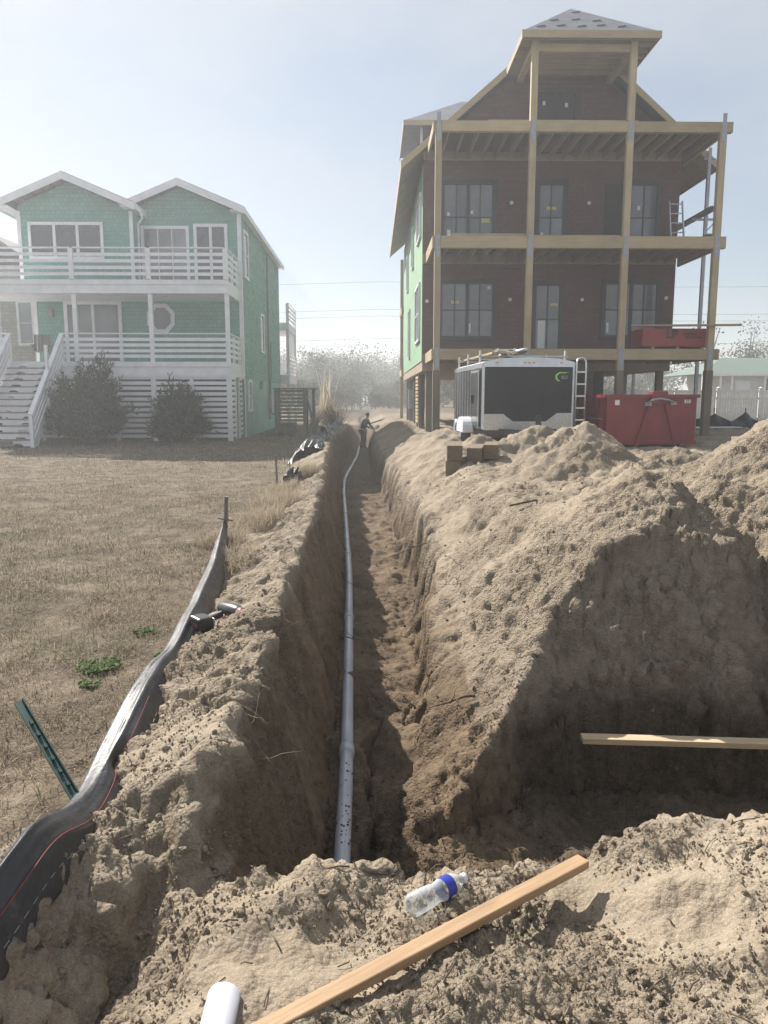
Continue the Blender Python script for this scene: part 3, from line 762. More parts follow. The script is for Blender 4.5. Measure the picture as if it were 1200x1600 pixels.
    # lit slatted screen and meter under the side wall
    sc = MB().box(-.16, -.10, 5.2, 5.3, SITE-.2, 2.4).box(-.16, -.10, 6.5, 6.6, SITE-.2, 2.4).build('screen_post', M['piling'], H)
    sme = MB().box(-.2, -.17, 5.2, 6.6, 0, .09).mesh('slat', M['lumber_y'])
    for k in range(13):
        o = link_mesh('slat', sme, None, sc); o.location = (0, 0, .75+k*.125)
    MB().box(-.42, -.22, 7.2, 7.6, 1.2, 1.9).build('meter_box', M['steel'], H)
    # rear porch
    MB().box(W0-.1, W0+.06, 18.2, 18.36, SITE-.3, 8.4).build('rear_post', M['lumber_z'], H)
    for a, b in LV[:2]: MB().box(W0-.12, W0+.0, 16.25, 18.4, a, b).build('rear_beam', M['lumber_y'], H)
    # --- roof: steep gable, narrow hipped porch roof carried forward by the inner posts, side dormer
    th = .16; ze = zr-sl*4.62
    rf = MB()
    for s in (-1, 1):
        rf.prism([(cx, zr), (cx+s*4.62, ze), (cx+s*4.62, ze-th), (cx, zr-th)], 'y', YW-.42, 16.6)
    RF = rf.build('roof', M['membrane'], H)
    for s in (-1, 1):
        MB().prism([(cx+s*.02, zr-.0), (cx+s*4.64, ze-.02), (cx+s*4.64, ze-.24), (cx+s*.02, zr-.22)], 'y', YW-.46, YW-.425).build('rake_board', M['lumber'], RF)
        MB().box(cx+s*4.63-.015, cx+s*4.63+.015, YW-.42, 16.6, ze-.24, ze-.01).build('fascia', M['lumber_y'], RF)
        MB().prism([(cx+s*4.60, ze-.17), (cx+s*3.9, ze+.42), (cx+s*3.9, ze+.40), (cx+s*4.60, ze-.19)], 'y', YW-.40, 16.5).build('soffit', M['joist'], RF)
    # front hip
    hx0, hx1, hy, hz = 2.10, 5.62, -.38, 10.86; ax, ay, az = cx+.08, 1.75, 12.36
    hip = MB(); yb = YW-.40
    A, B, C_, D = (hx0, hy, hz), (hx1, hy, hz), (ax, ay, az), (ax, yb+1.5, az)
    E_, F_ = (hx0, yb+1.5, hz), (hx1, yb+1.5, hz)
    hip.poly([A, B, C_]); hip.poly([A, C_, D, E_]); hip.poly([B, F_, D, C_])
    lo = lambda p: (p[0], p[1], p[2]-.06)
    hip.poly([lo(A), lo(B), lo(C_)]); hip.poly([lo(A), lo(C_), lo(D), lo(E_)]); hip.poly([lo(B), lo(F_), lo(D), lo(C_)])
    HR = hip.build('porch_roof', M['membrane'], H)
    MB().box(hx0-.03, hx1+.03, hy-.03, hy-.002, hz-.17, hz+.01).build('fascia', M['lumber'], HR)
    for x in (hx0, hx1): MB().box(x-.015, x+.015, hy, yb, hz-.17, hz+.0).build('fascia', M['lumber_y'], HR)
    jm = MB().box(hx0+.03, hx1-.03, -.018, .018, 0, .13).mesh('ceiling_joist', M['joist'])
    y = hy+.12
    while y < yb:
        o = link_mesh('ceiling_joist', jm, None, HR); o.location = (0, y, hz-.16); y += .36
    MB().box(hx0+.02, hx1-.02, hy+.03, yb+.2, hz-.035, hz-.02).build('ceiling_boards', M['joist'], HR)
    for x in (PX[1], PX[2]): MB().box(x-.08, x+.08, .09, yb, 10.55, 10.695).build('roof_beam', M['lumber_y'], HR)
    MB().box(PX[1]+.09, PX[2]-.09, -.06, .06, 10.50, 10.69).build('roof_beam', M['lumber'], HR)
    nm = MB().prism([(0, 0), (.32, .12), (.32, .15), (0, .03)], 'z', 0, .012).mesh('batten_wedge', M['greywood'])  # thin wedge-shaped batten mesh
    # battens on the membrane
    for k, (fx, fz) in enumerate([(.15, .15), (.3, .18), (.45, .16), (.6, .2), (.75, .16), (.28, .42), (.45, .45), (.6, .4), (.5, .8), (.82, .3)]):
        px_ = hx0+(hx1-hx0)*fx; py_ = hy+(ay-hy)*fz; pz_ = hz+(az-hz)*fz
        if abs(px_-ax) < (1-fz)*1.6:
            MB().bar((px_-.12, py_, pz_+.012), (px_+.12, py_+.11, pz_+.012+.11*.7), .05, .012).build('batten', M['membrane_dark'], HR)
    # side dormer with hip roof
    dx, dy0, dy1, dz = -.62, 7.1, 11.2, 11.20
    dm = MB(); a, b, c, d = (dx, dy0, dz), (3.2, dy0, dz), (3.2, dy1, dz), (dx, dy1, dz); r0, r1 = (1.6, (dy0+dy1)/2, dz+1.35), (3.3, (dy0+dy1)/2, dz+1.35)
    dm.poly([a, b, r1, r0]); dm.poly([a, r0, d]); dm.poly([d, r0, r1, c]); dm.poly([lo(a), lo(b), lo(c), lo(d)])
    DR = dm.build('dormer_roof', M['membrane'], H)
    MB().box(dx-.02, 3.2, dy0-.03, dy0-.002, dz-.16, dz+.01).build('fascia', M['lumber'], DR)
    MB().box(dx-.03, dx-.002, dy0, dy1, dz-.16, dz+.01).build('fascia', M['lumber_y'], DR)
    MB().box(.0, 3.2, dy0+.5, dy1-.5, 8.6, dz-.07).build('dormer_wall', M['brown_shingle'], H)
    MB().box(-.03, .06, dy0+.47, dy0+.6, 8.6, dz-.07).build('dormer_post', M['white'], H)
    # --- windows of the front wall
    yw = YW-.016; fb = 'frame_black'
    window(H, .40, 1.82, 6.0, 7.86, yw, 4, 2, fb, .13, 'glass_win', mull=(2,), stick=[(.06, .12, .1, .35, 'sticker'), (.06, .52, .07, .1, 'sticker'), (.55, .55, .08, .1, 'sticker'), (.78, .42, .24, .12, 'sticker_y')])
    window(H, 3.24, 3.93, 6.0, 7.86, yw, 2, 2, fb, .15, 'glass_win', stick=[(.3, .62, .3, .09, 'sticker_y'), (.08, .1, .08, .32, 'sticker')])
    window(H, 5.98, 6.74, 6.0, 7.86, yw, 2, 2, fb, .13, 'glass_win', name='glass_door', stick=[(.25, .62, .09, .12, 'sticker')])
    MB().box(5.20, 5.84, YW-.04, YW-.018, 5.95, 7.9).build('door_opening_shade', M['dark'], H)  # flat dark sheet, coloured as the unlit room behind the doorway
    window(H, .36, 1.88, 3.47, 5.0, yw, 4, 2, fb, .13, 'glass_win', mull=(2,), stick=[(.18, .62, .24, .1, 'sticker_y'), (.53, .05, .07, .3, 'sticker'), (.9, .9, .08, .1, 'sticker')])
    window(H, 3.22, 3.92, 2.98, 4.96, yw, 2, 2, fb, .13, 'glass_win', name='glass_door', stick=[(.6, .7, .24, .08, 'sticker_y'), (.1, .05, .22, .85, 'sticker')])
    window(H, 5.34, 6.88, 3.50, 5.0, yw, 4, 2, fb, .13, 'glass_win', mull=(2,), stick=[(.03, .05, .07, .3, 'sticker')])
    window(H, 3.0, 4.2, 8.85, 10.42, yw, 2, 1, fb, .13, 'glass', name='glass_door', stick=[(.1, .1, .08, .4, 'sticker'), (.62, .25, .2, .2, 'sticker_y'), (.75, .75, .09, .12, 'sticker'), (.2, .78, .09, .12, 'sticker')])
    for x, z in ((2.42, 4.55), (4.62, 4.55), (7.18, 4.6), (2.4, 7.35), (4.72, 7.35), (-.1, 4.5)):
        lb = MB(); lb.tube([(x, YW-.06, z), (x, YW-.012, z)], .055, 10); lb.build('junction_box', M['white2'], H)
    return H
M['membrane_dark'] = plain('underlayment_print', (.115, .12, .14), .6)
M['glass_win'] = glass_mat('new_window_glass', (.15, .16, .18), .10)
NH = new_house()

def loose_board(name, p, q, w, h, label, mat='lumber', cat='board', group=None, up=(0, 0, 1)):
    p, q = Vector(p), Vector(q); d = (q-p); L = d.length
    mb = MB().box(-L/2, L/2, -w/2, w/2, -h/2, h/2)
    o = mb.build(name, M[mat], None, bevel=.004)
    d.normalize(); r = Vector(up).cross(d).normalized(); u = d.cross(r)
    mt = Matrix((d, r, u)).transposed().to_4x4(); mt.translation = (p+q)/2; o.matrix_world = mt
    return tag(o, label, cat, group)
def hpt(x, y, z):          # point in the unfinished house's own axes
    c, s = math.cos(R(.9)), math.sin(R(.9)); return (1.44+x*c-y*s, 21.5+x*s+y*c, z)
loose_board('lumber_board', hpt(.35, .30, 5.98), hpt(2.5, .30, 5.98), .14, .09, 'loose timber lying along the middle porch edge, left bay')
loose_board('lumber_board', hpt(2.55, .28, 5.96), hpt(5.0, .28, 5.96), .14, .05, 'thin loose timber on the middle porch edge, centre bay')
loose_board('lumber_board', hpt(1.35, .28, 8.875), hpt(5.35, .28, 8.875), .14, .09, 'long loose timber lying on the top porch edge')
loose_board('lumber_board', hpt(5.5, .5, 3.60), hpt(8.25, -.3, 3.56), .22, .045, 'pale plank lying on top of the red wrapped panel stack')

def panel_stack():
    S = empty('panel_stack', hpt(6.75, .62, 2.95), R(2), 'red wrapped stack of building panels with black letters on the lower porch', 'panel stack')
    red = plain('red_wrap', (.30, .035, .03), .5, var=.15, scale=3, bumpy=.08)
    MB().box(-1.02, 1.02, -.38, .5, 0.06, .56).build('wrapped_panels', red, S, bevel=.015)
    for x in (-.7, .0, .7): MB().box(x-.045, x+.045, -.36, .48, 0, .058).build('bearer', M['lumber_y'], S)
    k = M['frame_black']
    text_obj('lettering', 'LP', .34, k, S, (-.20, -.386, .40), bold=.012)
    text_obj('lettering', 'BUILDING', .085, k, S, (.32, -.386, .40), bold=.003)
    text_obj('lettering', 'SOLUTIONS', .085, k, S, (.42, -.386, .31), bold=.003)
panel_stack()

def straight_ladder(name, p0, lean, w, L, n, label, mat='alu', rz=0):
    T = empty(name, p0, rz, label, 'ladder'); a = lean
    for s in (-1, 1):
        MB().bar((s*w/2, 0, 0), (s*w/2, math.sin(a)*L, math.cos(a)*L), .03, .07, up=(0, 1, 0)).build('rail', M[mat], T)
    for k in range(n):
        t = (k+.7)/n*L; y, z = math.sin(a)*t, math.cos(a)*t
        MB().tube([(-w/2, y, z), (w/2, y, z)], .018, 6).build('rung', M[mat], T)
    return T
straight_ladder('step_ladder', hpt(7.18, 1.75, 5.92), R(14), .38, 1.45, 5, 'aluminium step ladder standing on the middle porch at its right end')

def scaffold():
    for i, (x, y) in enumerate(((8.02, 1.9), (8.0, 7.5))):
        S = empty('scaffold_pole', hpt(x, y, SITE-.1), 0, ('nearer' if i == 0 else 'farther')+' metal scaffold pole beside the right wall of the unfinished house', 'scaffold pole', 'scaffold poles at the right wall')
        MB().box(-.045, .045, -.045, .045, 0, 8.3 if i == 0 else 7.6).build('pole', M['steel'], S)
        for z in (5.62, 6.32):
            MB().bar((-.42, 0, z), (.38, 0, z), .05, .06).bar((.36, 0, z+.02), (.06, 0, z-.3), .03, .03).build('bracket', M['steel'], S)
        MB().tube([(-.15, 0, 8.0), (.18, 0, 8.0)], .03, 6).build('clamp', M['steel'], S)
    loose_board('scaffold_plank', hpt(7.80, .75, 6.86), hpt(7.80, 9.2, 6.86), .28, .05, 'higher of the two scaffold planks along the right wall', 'greywood', 'plank', 'scaffold planks')
    loose_board('scaffold_plank', hpt(7.84, .95, 6.16), hpt(7.84, 9.2, 6.16), .28, .05, 'lower of the two scaffold planks along the right wall', 'greywood', 'plank', 'scaffold planks')
scaffold()

# ---------------------------------------------------------------- trailer, dumpster
def trailer():
    T = empty('cargo_trailer', (2.16, 17.0, SITE-.05), R(3.4), 'black enclosed cargo trailer with silver roof edge and green emblem', 'trailer')
    blk = scuffed('trailer_black', (.014, .016, .020), (.03, .029, .028), .4, .22)
    side = plain('trailer_side', (.05, .055, .062), .18, .6, var=.35, scale=1.2, stretch=(1, 6, .25))
    slv = plain('trailer_silver', (.60, .62, .66), .32, .7, var=.1, scale=5)
    tread = plain('stone_guard', (.50, .49, .47), .38, .6, var=.18, scale=40, bumpy=.2)
    W, Ln, Z0, Z1 = 2.02, 4.1, .42, 1.92
    # body with slightly curved top
    prof = [(0, Z0), (W, Z0), (W, Z1-.14), (W-.04, Z1-.05), (W-.35, Z1+.02), (W/2, Z1+.05), (.35, Z1+.02), (.04, Z1-.05), (0, Z1-.14)]
    MB().prism(prof, 'y', .02, Ln).build('body', side, T)
    MB().prism([(.03, Z0+.34), (.46, Z0+.34), (.68, Z0+.18), (W-.60, Z0+.18), (W-.36, Z0+.36), (W-.03, Z0+.36), (W-.03, Z1-.15), (.03, Z1-.15)], 'y', -.006, .018).build('front_panel', blk, T)
    MB().prism([(.02, Z0-.02), (W-.02, Z0-.02), (W-.02, Z0+.355), (W-.36, Z0+.355), (W-.60, Z0+.172), (.68, Z0+.172), (.46, Z0+.335), (.02, Z0+.335)], 'y', -.010, .018).build('stone_guard', tread, T)
    MB().prism([(-.012, Z1-.145), (W+.012, Z1-.145), (W-.03, Z1-.03), (W-.35, Z1+.035), (W/2, Z1+.065), (.35, Z1+.035), (.03, Z1-.03)], 'y', -.03, .0).build('roof_edge', slv, T)
    MB().prism([(-.02, Z1-.16), (-.02, Z1-.06), (.06, Z1-.02), (.06, Z1-.16)], 'y', .003, Ln).build('roof_edge', slv, T)
    MB().prism([(W+.02, Z1-.16), (W+.02, Z1-.06), (W-.06, Z1-.02), (W-.06, Z1-.16)], 'y', .003, Ln).build('roof_edge', slv, T)
    MB().box(-.015, .035, -.012, .03, Z0, Z1-.15).build('corner_trim', slv, T)
    MB().box(W-.035, W+.015, -.012, .03, Z0, Z1-.15).build('corner_trim', slv, T)
    d = MB().box(-.03, -.003, .35, 1.25, Z0+.04, Z1-.26).build('side_door', side, T)
    MB().box(-.045, -.031, .30, .34, Z0, Z1-.2).box(-.045, -.031, .34, 1.28, Z1-.25, Z1-.2).build('door_frame', slv, d)
    MB().box(-.07, -.031, 1.08, 1.14, Z0+.55, Z0+.75).build('handle', M['frame_black'], d)
    for y in np.arange(1.5, Ln, .4): MB().box(-.012, -.001, y, y+.02, Z0+.03, Z1-.17).build('panel_seam', slv, T)
    # fender and wheel
    fd = MB(); pts = [(1.55+.48*math.cos(R(a)), .30+.36*math.sin(R(a))) for a in range(0, 181, 15)]
    fd.prism(pts, 'x', -.26, -.001); fd.build('fender', M['white'], T, bevel=.02)
    for y in (1.55, 2.45):
        wl_ = MB(); wl_.tube([(-.24, y, .3), (-.03, y, .3)], .29, 20); w = wl_.build('wheel', M['frame_black'], T, True)
        MB().tube([(-.25, y, .3), (-.235, y, .3)], .17, 16).build('rim', M['steel'], w)
        MB().tube([(W+.03, y, .3), (W+.22, y, .3)], .29, 20).build('wheel', M['frame_black'], T, True)
    MB().bar((.4, 0, .38), (W/2, -1.1, .38), .08, .1).bar((W-.4, 0, .38), (W/2, -1.1, .38), .08, .1).build('tongue', M['frame_black'], T)
    MB().box(W/2-.05, W/2+.05, -.98, -.88, -.2, .75).build('jack', M['frame_black'], T)
    # ladder on the front right corner
    lx0, lx1, ly = W+.03, W+.24, -.06
    ld = MB().tube([(lx0, ly, .1), (lx0, ly, Z1-.05), (lx0+.03, ly+.02, Z1+.02), (lx0+.1, ly+.05, Z1+.05), (lx1-.05, ly+.05, Z1+.05), (lx1, ly+.02, Z1-.02), (lx1, ly, Z1-.1), (lx1, ly, .1)], .019, 8).build('ladder', M['alu'], T, True)
    for k in range(6): MB().box(lx0, lx1, ly-.02, ly+.02, .35+k*.26, .38+k*.26).build('rung', M['alu'], ld)
    # emblem: green swoosh and grey letters
    green = plain('emblem_green', (.22, .62, .06), .4, var=.05)
    sw = MB(); c = (1.72, Z1-.36); n = 14
    o_ = [(c[0]+.125*math.cos(R(a)), c[1]+.105*math.sin(R(a))) for a in np.linspace(70, 250, n)]
    i_ = [(c[0]+.02+.10*math.cos(R(a))*1.0, c[1]+.0+.080*math.sin(R(a))) for a in np.linspace(80, 250, n)]
    for k in range(n-1): sw.prism([o_[k], o_[k+1], i_[k+1], i_[k]], 'y', -.012, -.007)
    sw.prism([(c[0]+.03, c[1]+.105), (c[0]+.19, c[1]+.10), (c[0]+.06, c[1]+.075)], 'y', -.012, -.0075)
    em = sw.build('emblem', green, T)
    text_obj('lettering', 'ISO', .10, M['steel'], em, (c[0]+.08, -.010, c[1]-.01), extrude=.002)
    amber = plain('amber_lens', (.6, .18, .01), .3)
    for x in (.3, W/2-.1, W/2, W/2+.1, W-.3): MB().box(x-.025, x+.025, -.045, -.031, Z1-.07, Z1-.045).build('marker_light', amber, T)
    # load on the roof rack
    for y in (.6, 2.2, 3.6):
        MB().box(.0, W, y-.02, y+.02, Z1+.10, Z1+.13).box(.02, .06, y-.02, y+.02, Z1-.04, Z1+.24).box(W-.06, W-.02, y-.02, y+.02, Z1-.04, Z1+.24).build('roof_rack', M['white2'], T)
    return T
trailer()
def tpt(x, y, z):
    c, s = math.cos(R(3.4)), math.sin(R(3.4)); return (2.16+x*c-y*s, 17.0+x*s+y*c, SITE-.05+z)
loose_board('lumber_board', tpt(.25, .1, 2.075), tpt(.18, 4.2, 2.075), .09, .05, 'timber lying along the left edge of the trailer roof rack', 'lumber')
loose_board('lumber_board', tpt(.42, .0, 2.09), tpt(1.75, 4.6, 2.09), .14, .06, 'timber lying slantwise across the trailer roof rack', 'lumber')
ll = straight_ladder('extension_ladder', tpt(.62, .5, 2.17), R(88), .38, 3.6, 11, 'aluminium extension ladder lying on the trailer roof rack', rz=R(-6))
for s, off in ((0, 1.15), (1, 1.25)):
    o = MB().tube([tpt(off, .9+s*.5, 2.20+s*.0), tpt(off+.02+.02*s, 3.9, 2.20)], .05, 10).build('metal_pipe', M['alu'], None, True)
    tag(o, ('left' if s == 0 else 'right')+' one of two metal pipes lying on the trailer roof', 'pipe', 'pipes on the trailer roof')

def dumpster():
    D = empty('dumpster', (4.80, 16.7, SITE-.02), R(-.6), 'red steel roll-off dumpster with hook frame in front of the unfinished house', 'dumpster')
    W, Ln, z0, z1 = 1.92, 4.0, .10, 1.10; m = M['red_steel']
    MB().box(0, W, 0, .04, z0, z1).build('front_wall', m, D)
    MB().box(.0, .04, .041, Ln, z0, z1).build('side_wall', m, D); MB().box(W-.04, W, .041, Ln, z0, z1).build('side_wall', m, D)
    MB().box(.041, W-.041, Ln-.04, Ln, z0, z1).build('rear_door', m, D); MB().box(.041, W-.041, .041, Ln-.041, z0, z0+.05).build('floor', m, D)
    MB().box(-.05, W+.06, -.05, -.002, z1-.02, z1+.05).build('top_rim', m, D)
    for x in (-.05, W-.03): MB().box(x, x+.08, -.001, Ln, z1-.02, z1+.048).build('top_rim', m, D)
    for k in range(9):
        y = .22+k*.44
        MB().box(-.07, -.002, y, y+.10, z0, z1-.021).build('rib', m, D); MB().box(W+.002, W+.07, y, y+.10, z0, z1-.021).build('rib', m, D)
    MB().box(-.03, W+.03, -.03, -.003, z0-.02, z0+.08).build('bottom_rail', m, D)
    MB().box(.02, W-.02, -.018, -.004, .60, .64).build('seam_rail', m, D)
    # A-frame and hook housing on the front
    MB().bar((.62, -.05, -.05), (.93, -.05, 1.0), .05, .05).build('frame_leg', m, D)
    MB().bar((1.52, -.05, -.05), (1.24, -.05, 1.0), .05, .05).build('frame_leg', m, D)
    hh = MB().prism([(.92, .95), (1.30, .95), (1.27, 1.22), (.95, 1.22)], 'y', -.10, .2).build('hook_housing', m, D, bevel=.015)
    MB().tube([(.84, -.11, .95), (.92, -.13, 1.03), (1.10, -.14, 1.06), (1.28, -.13, 1.03), (1.40, -.11, .98)], .022, 8).build('lifting_cable', M['steel'], D, True)
    MB().box(.80, .93, -.10, -.055, .91, .98).build('hook_lug', M['steel'], D); MB().box(1.34, 1.46, -.10, -.055, .93, .99).build('hook_lug', M['steel'], D)
    MB().box(.17, .27, -.009, -.003, .92, 1.03).build('notice', M['sticker'], D)
    p = MB().box(1.66, 1.79, -.009, -.003, .965, 1.04).build('number_plate', M['sticker'], D)
    text_obj('lettering', '33', .085, M['frame_black'], p, (1.725, -.0105, 1.002), extrude=.001, bold=.002)
    for x in (.25, W-.35):
        for y in (.3, 3.6): MB().tube([(x, y, .09), (x+.12, y, .09)], .09, 12).build('roller', M['frame_black'], D)
    MB().tube([(-.09, .05, .62), (-.09, 4.0, .60)], .012, 6).build('side_cable', M['steel'], D)
dumpster()

# ---------------------------------------------------------------- timbers, right-hand fence, silt fence, far house, power lines
def timber(p, rz, L, label):
    o = MB().box(-.125, .125, 0, L, 0, .245).build('square_timber', M['timber'], None, bevel=.006)
    o.location = p; o.rotation_euler = (0, 0, rz); return tag(o, label, 'timber', 'timbers stacked on the spoil bank')
tz = gz(1.2, 12.5)-.10
timber((1.14, 12.6, tz), R(-4), 1.3, 'bottom timber of the stacked pair beside the trench')
timber((1.16, 12.58, tz+.25), R(-4), 1.3, 'top timber of the stacked pair beside the trench')
timber((1.50, 12.75, tz+.20), R(-9), 1.2, 'dark timber lying just right of the stacked pair')
timber((1.80, 12.95, tz+.24), R(-9), 1.0, 'short timber end farthest right beside the stacked pair')

def vinyl_fence():
    Fv = empty('vinyl_fence', (9.5, 35.5, .5), R(-1.5), 'white vinyl panel fence with capped posts behind the dumpster', 'fence')
    n = 9; L = 1.9
    pm = MB().box(-.065, .065, -.065, .065, 0, 1.5).lathe([(.12, 1.5), (.12, 1.53), (0, 1.6)], 4).mesh('post', M['white2'])
    pn = MB().box(.07, L-.07, -.02, .02, .06, .2).box(.07, L-.07, -.02, .02, 1.02, 1.12).box(.07, L-.07, -.02, .02, 1.36, 1.44)
    for k in range(15): pn.box(.08+k*.116, .08+k*.116+.108, -.008, .008, .2, 1.36)
    pme = pn.mesh('panel', M['white2'])
    for k in range(n+1):
        o = link_mesh('post', pm, None, Fv); o.location = (k*L, 0, 0)
        if k < n:
            o = link_mesh('panel', pme, None, Fv); o.location = (k*L, 0, 0)
vinyl_fence()

def right_silt_fence():
    S = empty('silt_fence', (0, 0, 0), 0, 'sagging black plastic silt fence on the right in front of the white fence', 'silt fence')
    pts = [(9.6, 28.5), (10.6, 27.8), (11.6, 27.2), (12.6, 27.0), (13.6, 26.4), (14.6, 25.6), (15.6, 25.0)]
    xs = np.linspace(0, 6, 90); V_, F_ = [], []
    for i, t in enumerate(xs):
        k = min(int(t), 5); f = t-k; a, b = np.array(pts[k]), np.array(pts[k+1]); p = a+(b-a)*f
        sag = .62 - .28*math.sin(math.pi*f)**.8 + .04*math.sin(t*9)
        for j in range(7):
            v = j/6; wv = .10*math.sin(t*13+v*4)*(.3+v) + .05*math.sin(t*29+v*9)
            V_.append((p[0]+wv*.3, p[1]-.15*(1-v)**2+wv, SITE-.06+sag*v))
    for i in range(89):
        for j in range(6):
            a = i*7+j; F_.append((a, a+7, a+8, a+1))
    f = np_mesh('fabric', np.array(V_), np.array(F_), M['black_film'], True, None, S)
    for k, p in enumerate(pts): MB().bar((p[0], p[1]+.03, SITE-.3), (p[0]+.02, p[1]+.03, SITE+.7), .035, .035).build('stake', M['greywood'], S)
def film_mat(name, c, rough):
    m, nt, b = mat_new(name)
    g = nt.nodes.new('ShaderNodeNewGeometry')
    n = N(nt, 'ShaderNodeTexNoise', Scale=9., Detail=5, Roughness=.6); nt.links.new(g.outputs['Position'], n.inputs['Vector'])
    n2 = N(nt, 'ShaderNodeTexNoise', Scale=30., Detail=4, Roughness=.6); nt.links.new(g.outputs['Position'], n2.inputs['Vector'])
    d = ramp(nt, n.outputs['Fac'], [(.35, c), (.62, tuple(x*1.6 for x in c)), (.8, (.14, .12, .10))])
    nt.links.new(d, b.inputs['Base Color'])
    nt.links.new(ramp(nt, n2.outputs['Fac'], [(.3, (rough*.8,)*3), (.7, (rough*1.3,)*3)]), b.inputs['Roughness'])
    bump(nt, b, n2.outputs['Fac'], .35, .01)
    return m
M['black_film'] = film_mat('black_woven_film', (.02, .02, .023), .40)
right_silt_fence()

def far_house():
    Hh = empty('small_house', (27.2, 62, .6), 0, 'low house with green hipped roof beyond the white fence', 'house')
    cream = plain('cream_wall', (.62, .60, .54), .7); 
    MB().box(0, 8, 0, 8, 0, 2.9).build('wall', cream, Hh)
    rf = MB(); a, b, c, d, e, f = (-2.2, -.6, 2.85), (8.6, -.6, 2.85), (8.6, 8.6, 2.85), (-2.2, 8.6, 2.85), (1.2, 4, 4.3), (5.4, 4, 4.3)
    rf.poly([a, b, f, e]); rf.poly([b, c, f]); rf.poly([c, d, e, f]); rf.poly([d, a, e]); rf.poly([a, b, c, d])
    gr = plain('green_roof', (.14, .19, .16), .8, var=.15); r = rf.build('roof', gr, Hh)
    MB().box(-2.22, 8.62, -.63, -.602, 2.68, 2.86).build('fascia', M['white'], r)
    for x in (-2.0, -.6, .3, 2.9): MB().box(x-.07, x+.07, -.5, -.36, 0, 2.67).build('porch_post', M['white'], Hh)
    window(Hh, .9, 1.8, .1, 2.2, -.01, 1, 1, 'white', .14, 'sticker', name='door')
    window(Hh, 3.2, 6.8, .2, 2.5, -.01, 3, 1, 'white', .1, 'glass', name='screen_window')
far_house()

for k, (y, z) in enumerate(((80, 13.0), (80, 10.3), (80.5, 9.7), (80, 7.4))):
    pts = [(-60+t*12, y, z + .010*((t*12-60) % 60-30)**2*.06-.4) for t in range(13)]
    o = MB().tube(pts, .014, 5).build('power_line', M['frame_black'], None, True)
    tag(o, ['topmost power line crossing the sky between the houses', 'upper of the close pair of power lines between the houses', 'lower of the close pair of power lines between the houses', 'lowest power line above the far trees'][k], 'power line', 'power lines in the distance')

loose_board('lumber_board', (10.3, 26.2, SITE+.05), (12.2, 26.6, SITE+.05), .5, .03, 'pale sheet lying flat on the ground by the right silt fence', 'white2')
loose_board('lumber_board', (-13.6, 23.6, .20), (-11.6, 24.0, .20), .14, .14, 'grey landscape timber lying at the foot of the white stairs', 'greywood')
M['root'] = plain('root_bark', (.10, .075, .05), .9, var=.3, scale=30, bumpy=.3)
# ---------------------------------------------------------------- drain pipe in the trench, pipe end in the foreground
M['pvc'] = plain('grey_pvc', (.42, .44, .50), .32, 0, var=.12, scale=3)
M['pvc_light'] = plain('pale_pvc', (.50, .52, .58), .35, 0, var=.05, scale=3)
def drain_pipe():
    D = empty('drain_pipe', (-.22, 3.7, -.8), 0, 'long grey plastic drain pipe lying along the trench floor', 'pipe')
    ky = [2.6, 3.72, 4.88, 7.37, 10.14, 14.35, 19.28, 22, 24.2, 27, 31.7, 34.8, 38]
    kx = [-.20, -.22, -.25, -.35, -.47, -.72, -1.02, -1.14, -1.16, -1.12, -1.10, -1.16, -1.22]
    kz = [-.79, -.785, -.78, -.775, -.77, -.77, -.77, -.77, -.77, -.77, -.77, -.77, -.77]
    ys = np.arange(2.6, 38, .2); xs = np.interp(ys, ky, kx)
    for _ in range(6): xs[1:-1] = (xs[:-2]+2*xs[1:-1]+xs[2:])/4
    zs = np.interp(ys, ky, kz) + .004*np.sin(ys*2)
    cut = [0, 12, 28, 45, 62, 79, 98, 120, 145, len(ys)-1]
    for a, b in zip(cut[:-1], cut[1:]):
        pts = [(xs[i]+.22, ys[i]-3.7, zs[i]+.8) for i in range(a, b+1)]
        s = MB().tube(pts, .045, 16).build('pipe_section', M['pvc'], D, True)
        p, q = Vector(pts[0]), Vector(pts[1]); d = (q-p).normalized()
        MB().tube([p-d*.09, p-d*.085, p+d*.03, p+d*.035], [.046, .053, .053, .046], 16).build('bell_joint', M['pvc'], s, True)
    # clods of sand stuck on the pipe
    mb = MB(); rr = random.Random(3)
    for k in range(34):
        i = 6+int(rr.random()**3*5); j = rr.random()*.2
        p = Vector((xs[i]+.22, ys[i]-3.7+j, zs[i]+.8)); a = rr.uniform(-.9, 1.1)
        c = p+Vector((math.sin(a), 0, math.cos(a)))*.046; r = rr.uniform(.003, .008)
        mb.tube([c-Vector((0, r, 0)), c, c+Vector((0, r, 0))], [r*.3, r, r*.3], 6)
    o = mb.build('stuck_clods', M['root'], D); o['kind'] = 'stuff'
drain_pipe()
pe = empty('pipe_end', (-.385, 1.66, .2), 0, 'short pale plastic pipe end poking out of the sand at the bottom edge', 'pipe')
prof_p = [Vector((0, .0, 0)), Vector((.005, -.3, -.01)), Vector((.012, -.9, -.03))]
po = MB().tube(prof_p, .040, 24, cap=False); po.tube(prof_p, .035, 24, cap=False)
n0 = 0
po.f += [(k, (k+1) % 24, 72+(k+1) % 24, 72+k) for k in range(24)]
po.build('pipe_wall', M['pvc_light'], pe, True)
pe.location.z = gz(-.385, 1.62)+.026

